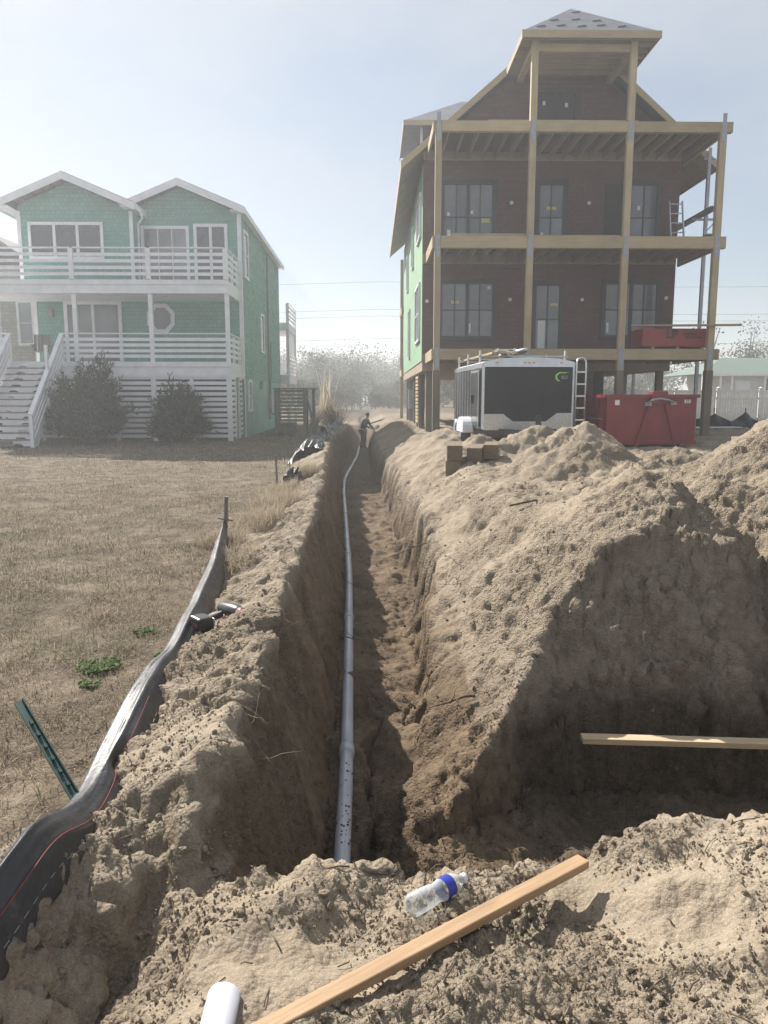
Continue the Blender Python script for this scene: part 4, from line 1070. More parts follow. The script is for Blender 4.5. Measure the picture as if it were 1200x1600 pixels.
# ---------------------------------------------------------------- planks
M['plank'] = wood('raw_plank', (.40, .26, .145), 2.6, .5, .7)
M['plank_pale'] = wood('pale_plank', (.55, .42, .27), 2.4, .65, .7)
def ground_max(p, q, n=24): return [gz(p[0]+(q[0]-p[0])*t/n, p[1]+(q[1]-p[1])*t/n) for t in range(n+1)]
a, b = (-.50, 1.40), (.62, 2.20)
zz = sorted(ground_max(a, b)); base = zz[-5]
loose_board('plank', (*a, base+.012), (*b, base+.020), .047, .027, 'reddish brown wooden plank lying across the foreground sand', 'plank', 'plank')
loose_board('plank', (1.24, 4.56, -.50), (3.4, 4.46, -.52), .085, .038, 'pale straight plank spanning the dark side pit', 'plank_pale', 'plank')

# ---------------------------------------------------------------- water bottle
def bottle():
    m, nt, b_ = mat_new('clear_plastic')
    tr = nt.nodes.new('ShaderNodeBsdfTransparent'); tr.inputs[0].default_value = (.93, .95, .96, 1)
    b_.inputs['Base Color'].default_value = (.75, .78, .8, 1); b_.inputs['Roughness'].default_value = .12
    lw = nt.nodes.new('ShaderNodeLayerWeight'); lw.inputs[0].default_value = .45
    mr = N(nt, 'ShaderNodeMapRange'); mr.inputs[3].default_value = .10; mr.inputs[4].default_value = .75; nt.links.new(lw.outputs['Facing'], mr.inputs[0])
    mx_ = nt.nodes.new('ShaderNodeMixShader'); nt.links.new(mr.outputs[0], mx_.inputs[0]); nt.links.new(tr.outputs[0], mx_.inputs[1]); nt.links.new(b_.outputs[0], mx_.inputs[2])
    t = nt.nodes.new('ShaderNodeTexCoord'); n = N(nt, 'ShaderNodeTexNoise', Scale=40., Detail=3); nt.links.new(t.outputs['Object'], n.inputs['Vector']); bump(nt, b_, n.outputs['Fac'], .3, .004)
    nt.links.new(mx_.outputs[0], [x for x in nt.nodes if x.type == 'OUTPUT_MATERIAL'][0].inputs['Surface'])
    B = empty('water_bottle', (0, 0, 0), 0, 'clear plastic water bottle with blue label lying on the sand', 'bottle')
    prof = [(.0, .004), (.018, .0), (.027, .002), (.032, .010), (.0325, .03), (.0315, .034), (.0325, .038), (.0325, .055), (.0312, .06), (.0322, .065),
            (.030, .085), (.0275, .10), (.030, .115), (.0325, .125), (.0325, .158), (.031, .168), (.026, .182), (.018, .196), (.0135, .203), (.0125, .206), (.0125, .214)]
    MB().lathe(prof, 28).build('bottle_body', m, B, True)
    blue = plain('label_blue', (.02, .035, .32), .35, var=.1)
    lb = MB().lathe([(.0329, .124), (.0331, .126), (.0331, .157), (.0329, .159)], 28).build('bottle_label', blue, B, True)
    wh = MB(); 
    for k in range(6):
        a0, a1 = R(196+k*9), R(205+k*9)
        wh.quad((.0334*math.cos(a0), .0334*math.sin(a0), .140), (.0334*math.cos(a1), .0334*math.sin(a1), .140), (.0334*math.cos(a1), .0334*math.sin(a1), .156), (.0334*math.cos(a0), .0334*math.sin(a0), .156))
    wh.build('label_patch', M['sticker'], lb)
    wh = MB()
    for r_ in range(3):
        for k in range(7):
            a0, a1 = R(255+k*8), R(255+k*8+5); z = .130+r_*.009
            wh.quad((.0334*math.cos(a0), .0334*math.sin(a0), z), (.0334*math.cos(a1), .0334*math.sin(a1), z), (.0334*math.cos(a1), .0334*math.sin(a1), z+.004), (.0334*math.cos(a0), .0334*math.sin(a0), z+.004))
    wh.build('label_print', plain('label_print', (.30, .36, .62), .4), lb)
    MB().lathe([(.0142, .206), (.0148, .207), (.0148, .219), (.0135, .221), (0, .221)], 20).build('cap', M['sticker'], B, True)
    p, q = Vector((.075, 2.02, 0)), Vector((.255, 2.165, 0))
    p.z = gz(p.x, p.y); q.z = gz(q.x, q.y); s = max(p.z, q.z, gz((p.x+q.x)/2, (p.y+q.y)/2))
    d = Vector((q.x-p.x, q.y-p.y, (q.z-p.z)*.6)).normalized()
    B.rotation_mode = 'QUATERNION'; B.rotation_quaternion = d.to_track_quat('Z', 'Y'); B.location = (p.x, p.y, s+.025-(q.z-p.z)*.3)
bottle()

# ---------------------------------------------------------------- silt fence along the lawn edge
def silt_fence():
    S = empty('silt_fence', (-1.76, 8.3, 0), 0, 'collapsed black silt fence strip along the left lawn edge', 'silt fence')
    ky = [1.0, 1.8, 2.1, 2.42, 2.75, 3.3, 4.0, 4.7, 5.7, 6.7, 7.6, 8.3]
    kx = [-1.26, -1.07, -1.065, -1.07, -1.10, -1.15, -1.21, -1.27, -1.38, -1.50, -1.64, -1.75]
    n = 260; ys = 1.0+(np.linspace(0, 1, n))*7.28; xs = np.interp(ys, ky, kx)
    for _ in range(4): xs[1:-1] = (xs[:-2]+2*xs[1:-1]+xs[2:])/4
    # section points: (offset right, height) from the lawn side over the fold down to the trench side
    near_ = [(-.04, .075), (-.015, .095), (.012, .055), (.04, .0), (.06, -.05), (.07, -.11)]
    secs = {1.0: near_, 2.1: near_,
            2.5: [(-.075, .085), (-.03, .11), (.01, .085), (.05, .03), (.08, -.03), (.09, -.10)],
            3.1: [(-.095, .085), (-.045, .095), (-.01, .11), (.045, .075), (.08, .03), (.09, -.06)],
            4.4: [(-.07, .105), (-.035, .115), (-.005, .13), (.04, .085), (.07, .03), (.075, -.06)],
            6.2: [(-.065, .155), (-.03, .175), (.0, .19), (.045, .12), (.075, .05), (.08, -.06)],
            7.6: [(-.04, .215), (-.02, .235), (.0, .245), (.035, .17), (.06, .08), (.065, -.06)],
            8.3: [(-.012, .27), (-.005, .29), (.0, .30), (.012, .24), (.03, .15), (.035, .05)]}
    kk = sorted(secs); m = 6; sub = 5; cols = (m-1)*sub+1
    Vv = np.zeros((n, cols, 3))
    tt = np.linspace(0, m-1, cols)
    g_s = np.array([gz(xs[i]-.1, ys[i]) for i in range(n)])
    for _ in range(40): g_s[1:-1] = (g_s[:-2]+2*g_s[1:-1]+g_s[2:])/4
    for i in range(n):
        sx = [np.interp(ys[i], kk, [secs[k][j][0] for k in kk]) for j in range(m)]; sz = [np.interp(ys[i], kk, [secs[k][j][1] for k in kk]) for j in range(m)]
        ox = np.interp(tt, range(m), sx); oz = np.interp(tt, range(m), sz)
        g0 = g_s[i]
        Vv[i, :, 0] = xs[i]+ox; Vv[i, :, 1] = ys[i]; Vv[i, :, 2] = g0+oz*1.0
    # lengthwise and crosswise wrinkles
    U = np.repeat(ys[:, None], cols, 1); W = np.repeat(tt[None, :], n, 0)
    wr = (.006*fbm(U*.9, W*.9, 0.0, 3) + .005*np.abs(perlin(U*3.2-W*2.2, W*1.4, 4)) + .004*perlin(U*11-W*4, W*.8, 6)*sst(.1, .5, perlin(U*1.1, 0*W, 9)))*(.35+.65*sst(1.9, 2.8, U))
    # a pinched, torn knot near the camera end of the wide stretch
    pin = np.exp(-((U-3.05)/.10)**2)*sst(1.5, 3.5, W)
    Vv[..., 2] += wr - .06*pin; Vv[..., 0] += wr*.8 - .06*pin
    Vv -= np.array([-1.76, 8.3, 0])
    idx = np.arange(n*cols).reshape(n, cols); Fq = np.stack([idx[:-1, :-1], idx[:-1, 1:], idx[1:, 1:], idx[1:, :-1]], -1).reshape(-1, 4)
    fb = np_mesh('fabric', Vv.reshape(-1, 3), Fq, M['black_film'], True, None, S)
    so = fb.modifiers.new('thick', 'SOLIDIFY'); so.thickness = .0025
    # red printed line and dashed stitching on the trench-side face
    for ci, c, nm, r_ in ((13, (.22, .02, .02), 'red_stripe', .0016), (19, (.40, .40, .38), 'stitching', .0007)):
        pts = [Vv[i, ci]+np.array([.006, 0, .003]) for i in range(0, 92)]
        if nm == 'stitching':
            mb = MB()
            for k in range(0, 90, 2): mb.tube([pts[k], pts[k+1]], r_, 4)
        else: mb = MB().tube(pts, r_, 5)
        so_ = mb.build(nm, plain(nm, c, .6), fb)
        if nm == 'stitching': so_['kind'] = 'stuff'
    MB().bar((.0, .02, -.2), (.06, -.08, .56), .035, .03).build('stake', M['greywood'], S)
    MB().tube([(.04, -.03, .27), (.0, .03, .30), (.05, .05, .33), (.06, -.04, .30), (-.05, -.02, .31), (.1, .03, .28)], .007, 6).build('tie', M['black_film'], S, True)
silt_fence()

def tpost():
    S = empty('fence_stake', (-1.07, 2.70, .15), 0, 'dark green metal fence stake leaning out over the lawn', 'stake')
    gm = plain('green_steel', (.012, .05, .045), .5, .3, var=.2, scale=20)
    p, q = Vector((-.02, -.05, -.1)), Vector((-.47, .38, .20)); d = (q-p).normalized()
    MB().bar(p, q, .034, .006).build('web', gm, S)
    MB().bar(p+Vector((.012, .012, .008)), q+Vector((.012, .012, .008)), .005, .018).build('flange', gm, S)
    for k in range(7):
        c = p+d*(.12+k*.07)+Vector((.0, .0, .008)); MB().bar(c, c+d*.02, .012, .014).build('notch', gm, S)
tpost()
st = MB().bar((0, 0, -.2), (-.02, -.05, .62), .03, .03).build('fence_stake', M['greywood'], None); st.location = (-1.85, 13.3, gz(-1.85, 13.3)); tag(st, 'thin upright wooden stake at the lawn edge beyond the dry grass', 'stake')
st = MB().tube([(0, 0, -.1), (-.03, .02, .4), (-.09, 0, .95)], .01, 6).build('fence_rod', M['greywood'], None); st.location = (-1.78, 14.6, gz(-1.78, 14.6)); tag(st, 'thin bent rod leaning left at the lawn edge', 'rod')

def crumple(name, label, cx, cy, sx, sy, h, seed, n=46):
    u = np.linspace(-1, 1, n); A, B_ = np.meshgrid(u, u, indexing='ij')
    X = cx + A*sx + .10*fbm(A*2+seed, B_*2, 1, 2); Y = cy + B_*sy
    prof = np.maximum(0, 1-np.abs(A+.3*np.sin(B_*2+seed))**1.3)
    Z = gz_many(X, Y) + .02 + h*prof*(.6+.5*fbm(B_*2.2+seed, A*.6, 3, 2)) + .06*fbm(A*5+seed, B_*5, 7, 2)
    idx = np.arange(n*n).reshape(n, n); Fq = np.stack([idx[:-1, :-1], idx[:-1, 1:], idx[1:, 1:], idx[1:, :-1]], -1).reshape(-1, 4)
    o = np_mesh(name, np.stack([X, Y, Z], -1).reshape(-1, 3), Fq, M['black_film'], True); so = o.modifiers.new('thick', 'SOLIDIFY'); so.thickness = .004
    return tag(o, label, 'plastic sheet')
crumple('plastic_sheet', 'crumpled black plastic sheet draped on the left trench bank far off', -1.95, 20.6, .42, 2.2, .42, 1.0)
crumple('plastic_sheet', 'small upright scrap of black plastic at the lawn edge by the thin stake', -1.62, 13.4, .14, .5, .40, 5.0, 30)
crumple('plastic_sheet', 'pale edged black plastic strip near the far worker', -1.95, 28.5, .22, 3.4, .5, 9.0, 40)

def cordless_tool():
    T = empty('cordless_tool', (-1.10, 4.92, gz(-1.10, 4.92)-.005), R(-50), 'black cordless power tool with battery lying beside the silt fence', 'power tool')
    bk = plain('tool_black', (.012, .012, .014), .42, var=.2, scale=20, bumpy=.05); rd = plain('tool_red', (.22, .035, .045), .4, var=.1)
    MB().tube([(-.14, .10, .11), (-.11, .10, .11), (.02, .10, .12), (.10, .10, .125), (.14, .10, .125)], [.030, .042, .047, .044, .03], 14).build('motor_housing', bk, T, True)
    MB().tube([(.12, .10, .125), (.121, .10, .125), (.165, .10, .125), (.166, .10, .125)], [.030, .040, .038, .020], 14).build('nose_collar', rd, T, True)
    MB().tube([(-.05, .10, .10), (-.055, .05, .085), (-.05, -.02, .07), (-.045, -.05, .065)], [.024, .023, .022, .03], 10).build('handle', bk, T, True)
    bt = MB().box(-.11, .03, -.15, -.045, .01, .105).build('battery', bk, T, bevel=.014)
    MB().box(-.085, .005, -.1515, -.15, .04, .065).build('battery_stripe', rd, bt)
    MB().box(-.115, .035, -.047, -.035, .02, .095).build('battery_shoe', M['steel'], T, bevel=.004)
    MB().tube([(-.02, .06, .09), (.01, .045, .085), (.02, .03, .08)], .008, 6).build('trigger', rd, T, True)
cordless_tool()

# ---------------------------------------------------------------- roots and sticks
M['root_pale'] = plain('pale_root', (.40, .33, .24), .85, var=.2, scale=30)
def root_path(p, d, L, n, wig, rr):
    pts = [Vector(p)]; d = Vector(d).normalized()
    for k in range(n):
        d = (d+Vector((rr.gauss(0, wig), rr.gauss(0, wig), rr.gauss(0, wig)-.03))).normalized(); pts.append(pts[-1]+d*(L/n))
    return pts
M['root_fine'] = plain('fine_root', (.17, .125, .08), .9, var=.4, scale=2)
rr = random.Random(8)
mb = MB()
for k in range(420):
    y_ = 3.0+rr.random()**1.5*20; right = rr.random() < .38
    xl_, xr_ = np.interp(y_, YK, XL), np.interp(y_, YK, XR)
    x_ = (xr_+rr.uniform(.02, .4)) if right else (xl_-rr.uniform(.02, .33)); z_ = gz(x_, y_)
    L = rr.uniform(.06, .3)*(1 if y_ < 9 else 1.3); r0 = rr.uniform(.0012, .003)*(1+y_*.06)
    pts = root_path((x_, y_, z_+rr.uniform(-.01, .02)), (-1 if right else 1, rr.uniform(-.8, .6), rr.uniform(-.9, .2)), L, 6, .3, rr)
    mb.tube(pts, [r0*(1-.12*i) for i in range(7)], 4)
tag(mb.build('fine_roots', M['root_fine'], None, True), 'fine dark roots poking out of the trench walls', None, None, 'stuff')
mb = MB()
for k in range(420):
    y_ = 1.2+rr.random()**1.8*11; x_ = rr.uniform(-1, 1)*(.5*y_+.3)
    if x_ < np.interp(y_, [0, 2, 8.4, 14], [-1.0, -1.05, -1.5, -1.8]): continue
    a_ = rr.random()*6.283; L_ = rr.uniform(.012, .06)*(1+.12*y_); ex, ey = x_+math.cos(a_)*L_, y_+math.sin(a_)*L_
    z0_, z1_ = gz(x_, y_)+.006, gz(ex, ey)+.008
    if abs(z1_-z0_) > L_: continue
    mb.tube([(x_, y_, z0_), ((x_+ex)/2+rr.gauss(0, .004), (y_+ey)/2, (z0_+z1_)/2+.005), (ex, ey, z1_)], rr.uniform(.0009, .0026)*(1+.08*y_), 4)
tag(mb.build('plant_debris', M['root'], None, True), 'bits of dead roots and stems scattered on the sand', None, None, 'stuff')
def root(p, d, L, r0, label, seed, mat='root', wig=.16, twigs=3):
    q = random.Random(seed); pts = root_path(p, d, L, 9, wig, q)
    m_ = MB().tube(pts, [r0*(1-.08*i) for i in range(10)], 6)
    for k in range(twigs):
        b_ = pts[3+k]; m_.tube(root_path(b_, (q.uniform(-1, 1), q.uniform(-1, 1), q.uniform(-.6, .4)), L*.4, 5, .25, q), [r0*.5*(1-.15*i) for i in range(6)], 5)
    return tag(m_.build('tree_root', M[mat], None, True), label, 'root')
root((.62, 5.0, gz(.62, 5.0)+.03), (-1, -.1, .12), .34, .011, 'forked dark root sticking out of the right trench wall near the pit corner', 2)
root((.55, 9.2, gz(.55, 9.2)+.02), (-1, -.5, -.15), .62, .010, 'long thin dark root reaching across the middle of the trench floor', 5)
root((-.40, 6.6, gz(-.52, 6.6)-.05), (1, -.1, -.1), .5, .007, 'thin root arching over the drain pipe from the left wall', 7)
root((1.80, 5.12, gz(1.80, 5.12)+.03), (.05, -.5, -1), .22, .009, 'short pale squiggly root hanging on the shaded cut face', 9, 'root_pale', .5, 0)
o = MB().tube([(0, 0, 0), (.18, .05, .03), (.42, .13, .06)], [.012, .011, .006], 6).build('stick', M['root'], None, True); o.location = (1.22, 7.4, gz(1.35, 7.5)+.03); tag(o, 'dead stick lying on the lit spoil slope', 'stick')

# ---------------------------------------------------------------- loose clods of sand
def clods(n, ymin, ymax, rmin, rmax, seed, pw=1.6, octa=False):
    g = np.random.default_rng(seed)
    Yc = ymin+(ymax-ymin)*g.random(n)**pw; Xc = (g.random(n)*2-1)*(.55*Yc+.6)
    lm = lawn_mask(Xc, Yc); crm = fbm(Xc*1.6, Yc*1.6, 3.0, 2)
    keep = (lm < .3) & (crm > -.25+.3*(g.random(n)-.5)); Xc, Yc = Xc[keep], Yc[keep]; n = len(Xc)
    Zc = gz_many(Xc, Yc)
    r = rmin*(rmax/rmin)**(g.random(n)**2.2)
    ico = np.array([(0, 0, 1), (.894, 0, .447), (.276, .851, .447), (-.724, .526, .447), (-.724, -.526, .447), (.276, -.851, .447), (.724, .526, -.447), (-.276, .851, -.447), (-.894, 0, -.447), (-.276, -.851, -.447), (.724, -.526, -.447), (0, 0, -1)])
    fc = np.array([(0,1,2),(0,2,3),(0,3,4),(0,4,5),(0,5,1),(1,6,2),(2,7,3),(3,8,4),(4,9,5),(5,10,1),(6,7,2),(7,8,3),(8,9,4),(9,10,5),(10,6,1),(11,7,6),(11,8,7),(11,9,8),(11,10,9),(11,6,10)])
    if octa:
        ico = np.array([(1, 0, 0), (0, 1, 0), (-1, 0, 0), (0, -1, 0), (0, 0, 1), (0, 0, -1)], float); fc = np.array([(0, 1, 4), (1, 2, 4), (2, 3, 4), (3, 0, 4), (1, 0, 5), (2, 1, 5), (3, 2, 5), (0, 3, 5)])
    nv = len(ico)
    P = ico[None]*(1+.75*(g.random((n, nv, 1))-.5))*r[:, None, None]*(.75+.5*g.random((n, 1, 3)))
    a = g.random(n)*6.28; c, s = np.cos(a)[:, None], np.sin(a)[:, None]
    Px = P[..., 0]*c-P[..., 1]*s; Py = P[..., 0]*s+P[..., 1]*c
    Vv = np.stack([Px+Xc[:, None], Py+Yc[:, None], P[..., 2]+(Zc+r*.35)[:, None]], -1)
    F_ = fc[None]+nv*np.arange(n)[:, None, None]
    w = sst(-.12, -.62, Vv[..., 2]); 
    return Vv.reshape(-1, 3), F_.reshape(-1, 3), w.ravel()
A1 = clods(60000, 1.0, 4.6, .0022, .0085, 1, 1.1, True); A2 = clods(9000, 1.6, 13, .004, .016, 2, 1.3)
Vc = np.concatenate([A1[0], A2[0]]); Fc = np.concatenate([A1[1], A2[1]+len(A1[0])]); wc = np.concatenate([A1[2], A2[2]])
tag(np_mesh('sand_clods', Vc, Fc, M['sand'], False, {'wet_shade': wc, 'lawn': wc*0, 'pit': wc*0, 'crumb': wc*0+.6}), 'loose crumbs and clods of sand', None, None, 'stuff')

# ---------------------------------------------------------------- dry lawn grass, tufts, weeds
def blade_mat(name, stops, trans=.35):
    m, nt, b = mat_new(name)
    a = nt.nodes.new('ShaderNodeAttribute'); a.attribute_name = 'tone'
    c = ramp(nt, a.outputs['Fac'], stops)
    nt.links.new(c, b.inputs['Base Color']); b.inputs['Roughness'].default_value = .75; b.inputs['Specular IOR Level'].default_value = .25
    t = nt.nodes.new('ShaderNodeBsdfTranslucent'); nt.links.new(c, t.inputs[0])
    mx_ = nt.nodes.new('ShaderNodeMixShader'); mx_.inputs[0].default_value = trans
    nt.links.new(b.outputs[0], mx_.inputs[1]); nt.links.new(t.outputs[0], mx_.inputs[2])
    nt.links.new(mx_.outputs[0], [x for x in nt.nodes if x.type == 'OUTPUT_MATERIAL'][0].inputs['Surface'])
    return m
M['straw'] = blade_mat('dry_grass', [(0, (.07, .047, .027)), (.35, (.21, .16, .105)), (.7, (.38, .31, .22)), (.93, (.54, .47, .36)), (1, (.10, .14, .045))])
def blades(X, Y, Z, L, w, tilt, g, arc=.5):
    n = len(X); az = g.random(n)*6.283
    dx, dy = np.cos(az), np.sin(az); px, py = -dy, dx
    P = np.zeros((n, 5, 3)); hz1 = L*.5*np.sin(tilt); vz1 = L*.5*np.cos(tilt); t2 = np.minimum(tilt+arc, 1.7); hz2 = hz1+L*.5*np.sin(t2); vz2 = vz1+L*.5*np.cos(t2)
    for k, (h_, v_, ww) in enumerate(((0, -.006, 1), (0, -.006, -1), (hz1, vz1, -.8), (hz1, vz1, .8), (hz2, vz2, 0))):
        P[:, k, 0] = X+dx*h_+px*w*ww*.5; P[:, k, 1] = Y+dy*h_+py*w*ww*.5; P[:, k, 2] = Z+v_
    b = 5*np.arange(n)[:, None]
    F_ = np.concatenate([b+np.array([[0, 1, 2]]), b+np.array([[0, 2, 3]]), b+np.array([[3, 2, 4]])])
    return P.reshape(-1, 3), F_
def lawn_blades():
    g = np.random.default_rng(5); Vs, Fs, Ts = [], [], []; off = 0
    for n, y0, y1, L0, L1, w in ((70000, 2.0, 6.5, .02, .075, .0032), (80000, 6.0, 14, .03, .085, .0052), (50000, 13, 31, .04, .09, .010)):
        Y = np.sqrt(y0**2+(y1**2-y0**2)*g.random(n)); X = -(.9+g.random(n)*(.56*Y+.4))
        keep = (lawn_mask(X, Y) > .35) & (g.random(n) < .6+.9*fbm(X*1.5, Y*1.5, 1.5, 3)); X, Y = X[keep], Y[keep]; n_ = len(X)
        Z = gz_many(X, Y); L = (L0+(L1-L0)*g.random(n_))*(1+1.0*sst(.1, .5, fbm(X*3.3, Y*3.3, 6.0, 2)))
        tilt = .25+1.15*g.random(n_)
        P, F_ = blades(X, Y, Z, L, np.full(n_, w)*(.7+.6*g.random(n_)), tilt, g)
        pn = fbm(X*.7, Y*.7, 4.0, 3)
        tone = np.clip(.56+.30*pn+.30*g.normal(size=n_), 0, .95)
        grn = (fbm(X*1.3, Y*1.3, 8.0, 2) > .42) & (g.random(n_) < .35); tone[grn] = 1.0
        Vs.append(P); Fs.append(F_+off); Ts.append(np.repeat(tone, 5)); off += len(P)
    tag(np_mesh('lawn_grass', np.concatenate(Vs), np.concatenate(Fs), M['straw'], False, {'tone': np.concatenate(Ts)}), 'short dry winter grass of the lawn', None, None, 'stuff')
lawn_blades()
def tuft(x, y, n, rad, h, label, seed, ry=None):
    g = np.random.default_rng(seed); a = g.random(n)*6.283; r = rad*np.sqrt(g.random(n)); X = x+r*np.cos(a); Y = y+r*np.sin(a)*(ry or 1)
    Z = gz_many(X, Y); P, F_ = blades(X*0+X-x, Y-y, Z-gz(x, y), h*(.5+.7*g.random(n)), np.full(n, .0032+.0002*y), .15+.75*g.random(n), g, .7)
    o = np_mesh('dry_grass_tuft', P, F_, M['straw'], False, {'tone': np.repeat(np.clip(.72+.15*g.normal(size=n), 0, .95), 5)})
    o.location = (x, y, gz(x, y)); return tag(o, label, 'grass tuft', 'tall dry grass tufts along the silt fence')
tuft(-1.78, 8.35, 700, .28, .26, 'dry grass tuft around the foot of the tied stake', 1)
tuft(-1.55, 9.3, 1100, .30, .34, 'dry grass tuft just beyond the tied stake', 2, 1.6)
tuft(-1.55, 10.8, 1500, .34, .38, 'largest straw coloured grass tuft beside the lawn edge', 3, 1.6)
tuft(-1.62, 12.3, 900, .26, .30, 'dry grass tuft in front of the thin upright stake', 4)
tuft(-1.52, 14.4, 1100, .30, .42, 'dry grass tuft beyond the scrap of black plastic', 6)
tuft(-1.42, 7.2, 500, .22, .20, 'low dry grass tuft between silt fence and sand ridge', 7, 1.8)

M['weed'] = blade_mat('weed_leaf', [(0, (.035, .07, .012)), (.6, (.07, .13, .025)), (1, (.13, .19, .05))], .3)
def weed(x, y, rad, n, label, seed):
    g = np.random.default_rng(seed); Vs, Fs, Ts = [], [], []
    for k in range(n):
        a = g.random()*6.283; r = rad*math.sqrt(g.random()); c = np.array([r*math.cos(a), r*math.sin(a), .008+.02*g.random()]); s = .007+.009*g.random()
        nn = Vector((g.normal()*.5, g.normal()*.5, 1)).normalized(); t1 = nn.orthogonal().normalized(); t2 = nn.cross(t1)
        ring = [c+s*(math.cos(q)*np.array(t1)*(1+.25*math.cos(3*q))+math.sin(q)*np.array(t2)) + np.array([0, 0, .004*math.cos(2*q)]) for q in np.linspace(0, 6.283, 7)[:-1]]
        b = len(Vs); Vs += ring; Fs += [(b, b+1, b+2), (b, b+2, b+3), (b, b+3, b+4), (b, b+4, b+5)]; Ts += [g.random()]*6
    z = gz(x, y); o = np_mesh('weed', np.array(Vs), np.array(Fs), M['weed'], True, {'tone': np.array(Ts)}); o.location = (x, y, z+.004)
    return tag(o, label, 'weed')
weed(-1.72, 4.45, .13, 300, 'largest patch of leafy green weeds on the dry lawn', 1)
weed(-1.66, 4.15, .06, 60, 'small green weed just in front of the large weed patch', 2)
weed(-1.36, 4.55, .05, 45, 'tiny green weed between the large patch and the silt fence', 3)
weed(-1.66, 5.15, .08, 60, 'sparse green weed behind the large weed patch', 4)
weed(-1.48, 6.6, .06, 45, 'small green weed on the lawn close to the silt fence, farthest back', 5)

# ---------------------------------------------------------------- shrubs, far trees
M['oleander'] = blade_mat('oleander_leaf', [(0, (.012, .018, .008)), (.6, (.035, .048, .022)), (1, (.11, .125, .07))], .10)
def leaf_quads(C, D, L, w, g):
    """lens-shaped leaves: centre C, direction D (n,3)"""
    n = len(C); D = D/np.linalg.norm(D, axis=1)[:, None]; r = g.normal(size=(n, 3)); S = np.cross(D, r); S /= np.linalg.norm(S, axis=1)[:, None]
    P = np.stack([C, C+D*(L*.5)[:, None]+S*(w*.5)[:, None], C+D*L[:, None], C+D*(L*.5)[:, None]-S*(w*.5)[:, None]], 1)
    return P.reshape(-1, 3), (4*np.arange(n)[:, None]+np.array([[0, 1, 2, 3]]))
def oleander(x, y, rx, ry, h, label, seed, nst=110):
    g = np.random.default_rng(seed); B = empty('oleander_shrub', (x, y, gz(x, y)), 0, label, 'shrub')
    st_ = MB(); C, D, Ls = [], [], []
    for k in range(nst):
        a = g.random()*6.283; el = np.arccos(1-g.random()*.97); q = .62+.50*g.random()**1.3
        tip = np.array([rx*q*math.sin(el)*math.cos(a), ry*q*math.sin(el)*math.sin(a), h*(.12+.86*q*math.cos(el)*(.9+.2*g.random()))])
        b0 = np.array([tip[0]*.15, tip[1]*.15, 0]); mid = b0*.5+tip*.5+np.array([0, 0, h*.12])
        pts = [(1-t)**2*b0+2*t*(1-t)*mid+t*t*tip for t in np.linspace(0, 1, 6)]
        if k % 3 == 0: st_.tube(pts, [.014*(1-.14*i) for i in range(6)], 4)
        m = 58; t = .30+.65*g.random(m)**.7; p = ((1-t)**2)[:, None]*b0+(2*t*(1-t))[:, None]*mid+(t*t)[:, None]*tip + g.normal(size=(m, 3))*.05
        dd = (tip-mid)/np.linalg.norm(tip-mid)*.7+g.normal(size=(m, 3))*.75+np.array([0, 0, .45])
        C.append(p); D.append(dd); Ls.append(.15+.13*g.random(m))
    C, D, Ls = np.concatenate(C), np.concatenate(D), np.concatenate(Ls)
    P, F_ = leaf_quads(C, D, Ls, Ls*.19, g)
    np_mesh('foliage', P, F_, M['oleander'], False, {'tone': np.repeat(np.clip(g.normal(size=len(C))*.25+.5, 0, 1), 4)}, B)
    st_.build('stems', M['bark'], B)
oleander(-9.75, 25.6, 1.42, 1.2, 2.95, 'larger dark green oleander shrub beside the white stairs', 1, 250)
oleander(-6.85, 25.9, 1.02, .9, 2.15, 'smaller rounded oleander shrub in front of the white skirt slats', 2, 180)

M['scrub'] = blade_mat('scrub_leaf', [(0, (.05, .055, .03)), (.6, (.10, .105, .06)), (1, (.17, .16, .10))], .2)
M['pine'] = blade_mat('pine_needles', [(0, (.03, .04, .02)), (.6, (.06, .075, .04)), (1, (.11, .12, .07))], .15)
def far_tree_mesh(g, h, r, ncl, nlf, leaf, sparse=.0):
    """trunk tubes (MB) and leaf arrays of one tree standing at the origin"""
    tb = MB(); C, D = [], []
    top = np.array([g.normal()*.1*h, g.normal()*.1*h, h*.92])
    tb.tube([(0, 0, -.3), tuple(top*.5+g.normal(size=3)*.05*h), tuple(top)], [h*.022, h*.015, h*.004], 5)
    for k in range(ncl):
        a = g.random()*6.283; zt = h*(.28+.68*g.random()); rr_ = r*(1-.6*abs(zt/h-.5))*(.25+.75*g.random())
        c = np.array([rr_*math.cos(a), rr_*math.sin(a), zt]); b0 = top*(zt/h*.65)
        tb.tube([tuple(b0), tuple(b0*.4+c*.6+np.array([0, 0, .04*h])), tuple(c)], [h*.008, h*.005, h*.002], 4)
        for q in range(3):
            e = c+g.normal(size=3)*r*.22; tb.tube([tuple(c), tuple((c+e)/2+g.normal(size=3)*.03*h), tuple(e)], [h*.003, h*.002, h*.001], 3)
        m = int(nlf*(.5+g.random()) * (1-sparse)); s = r*(.16+.12*g.random())
        C.append(c+g.normal(size=(m, 3))*s*np.array([1, 1, .75])); D.append(g.normal(size=(m, 3))+np.array([0, 0, .3]))
    C, D = np.concatenate(C), np.concatenate(D); L = leaf*(.6+.8*g.random(len(C)))
    P, F_ = leaf_quads(C, D, L, L*.5, g); return tb, P, F_
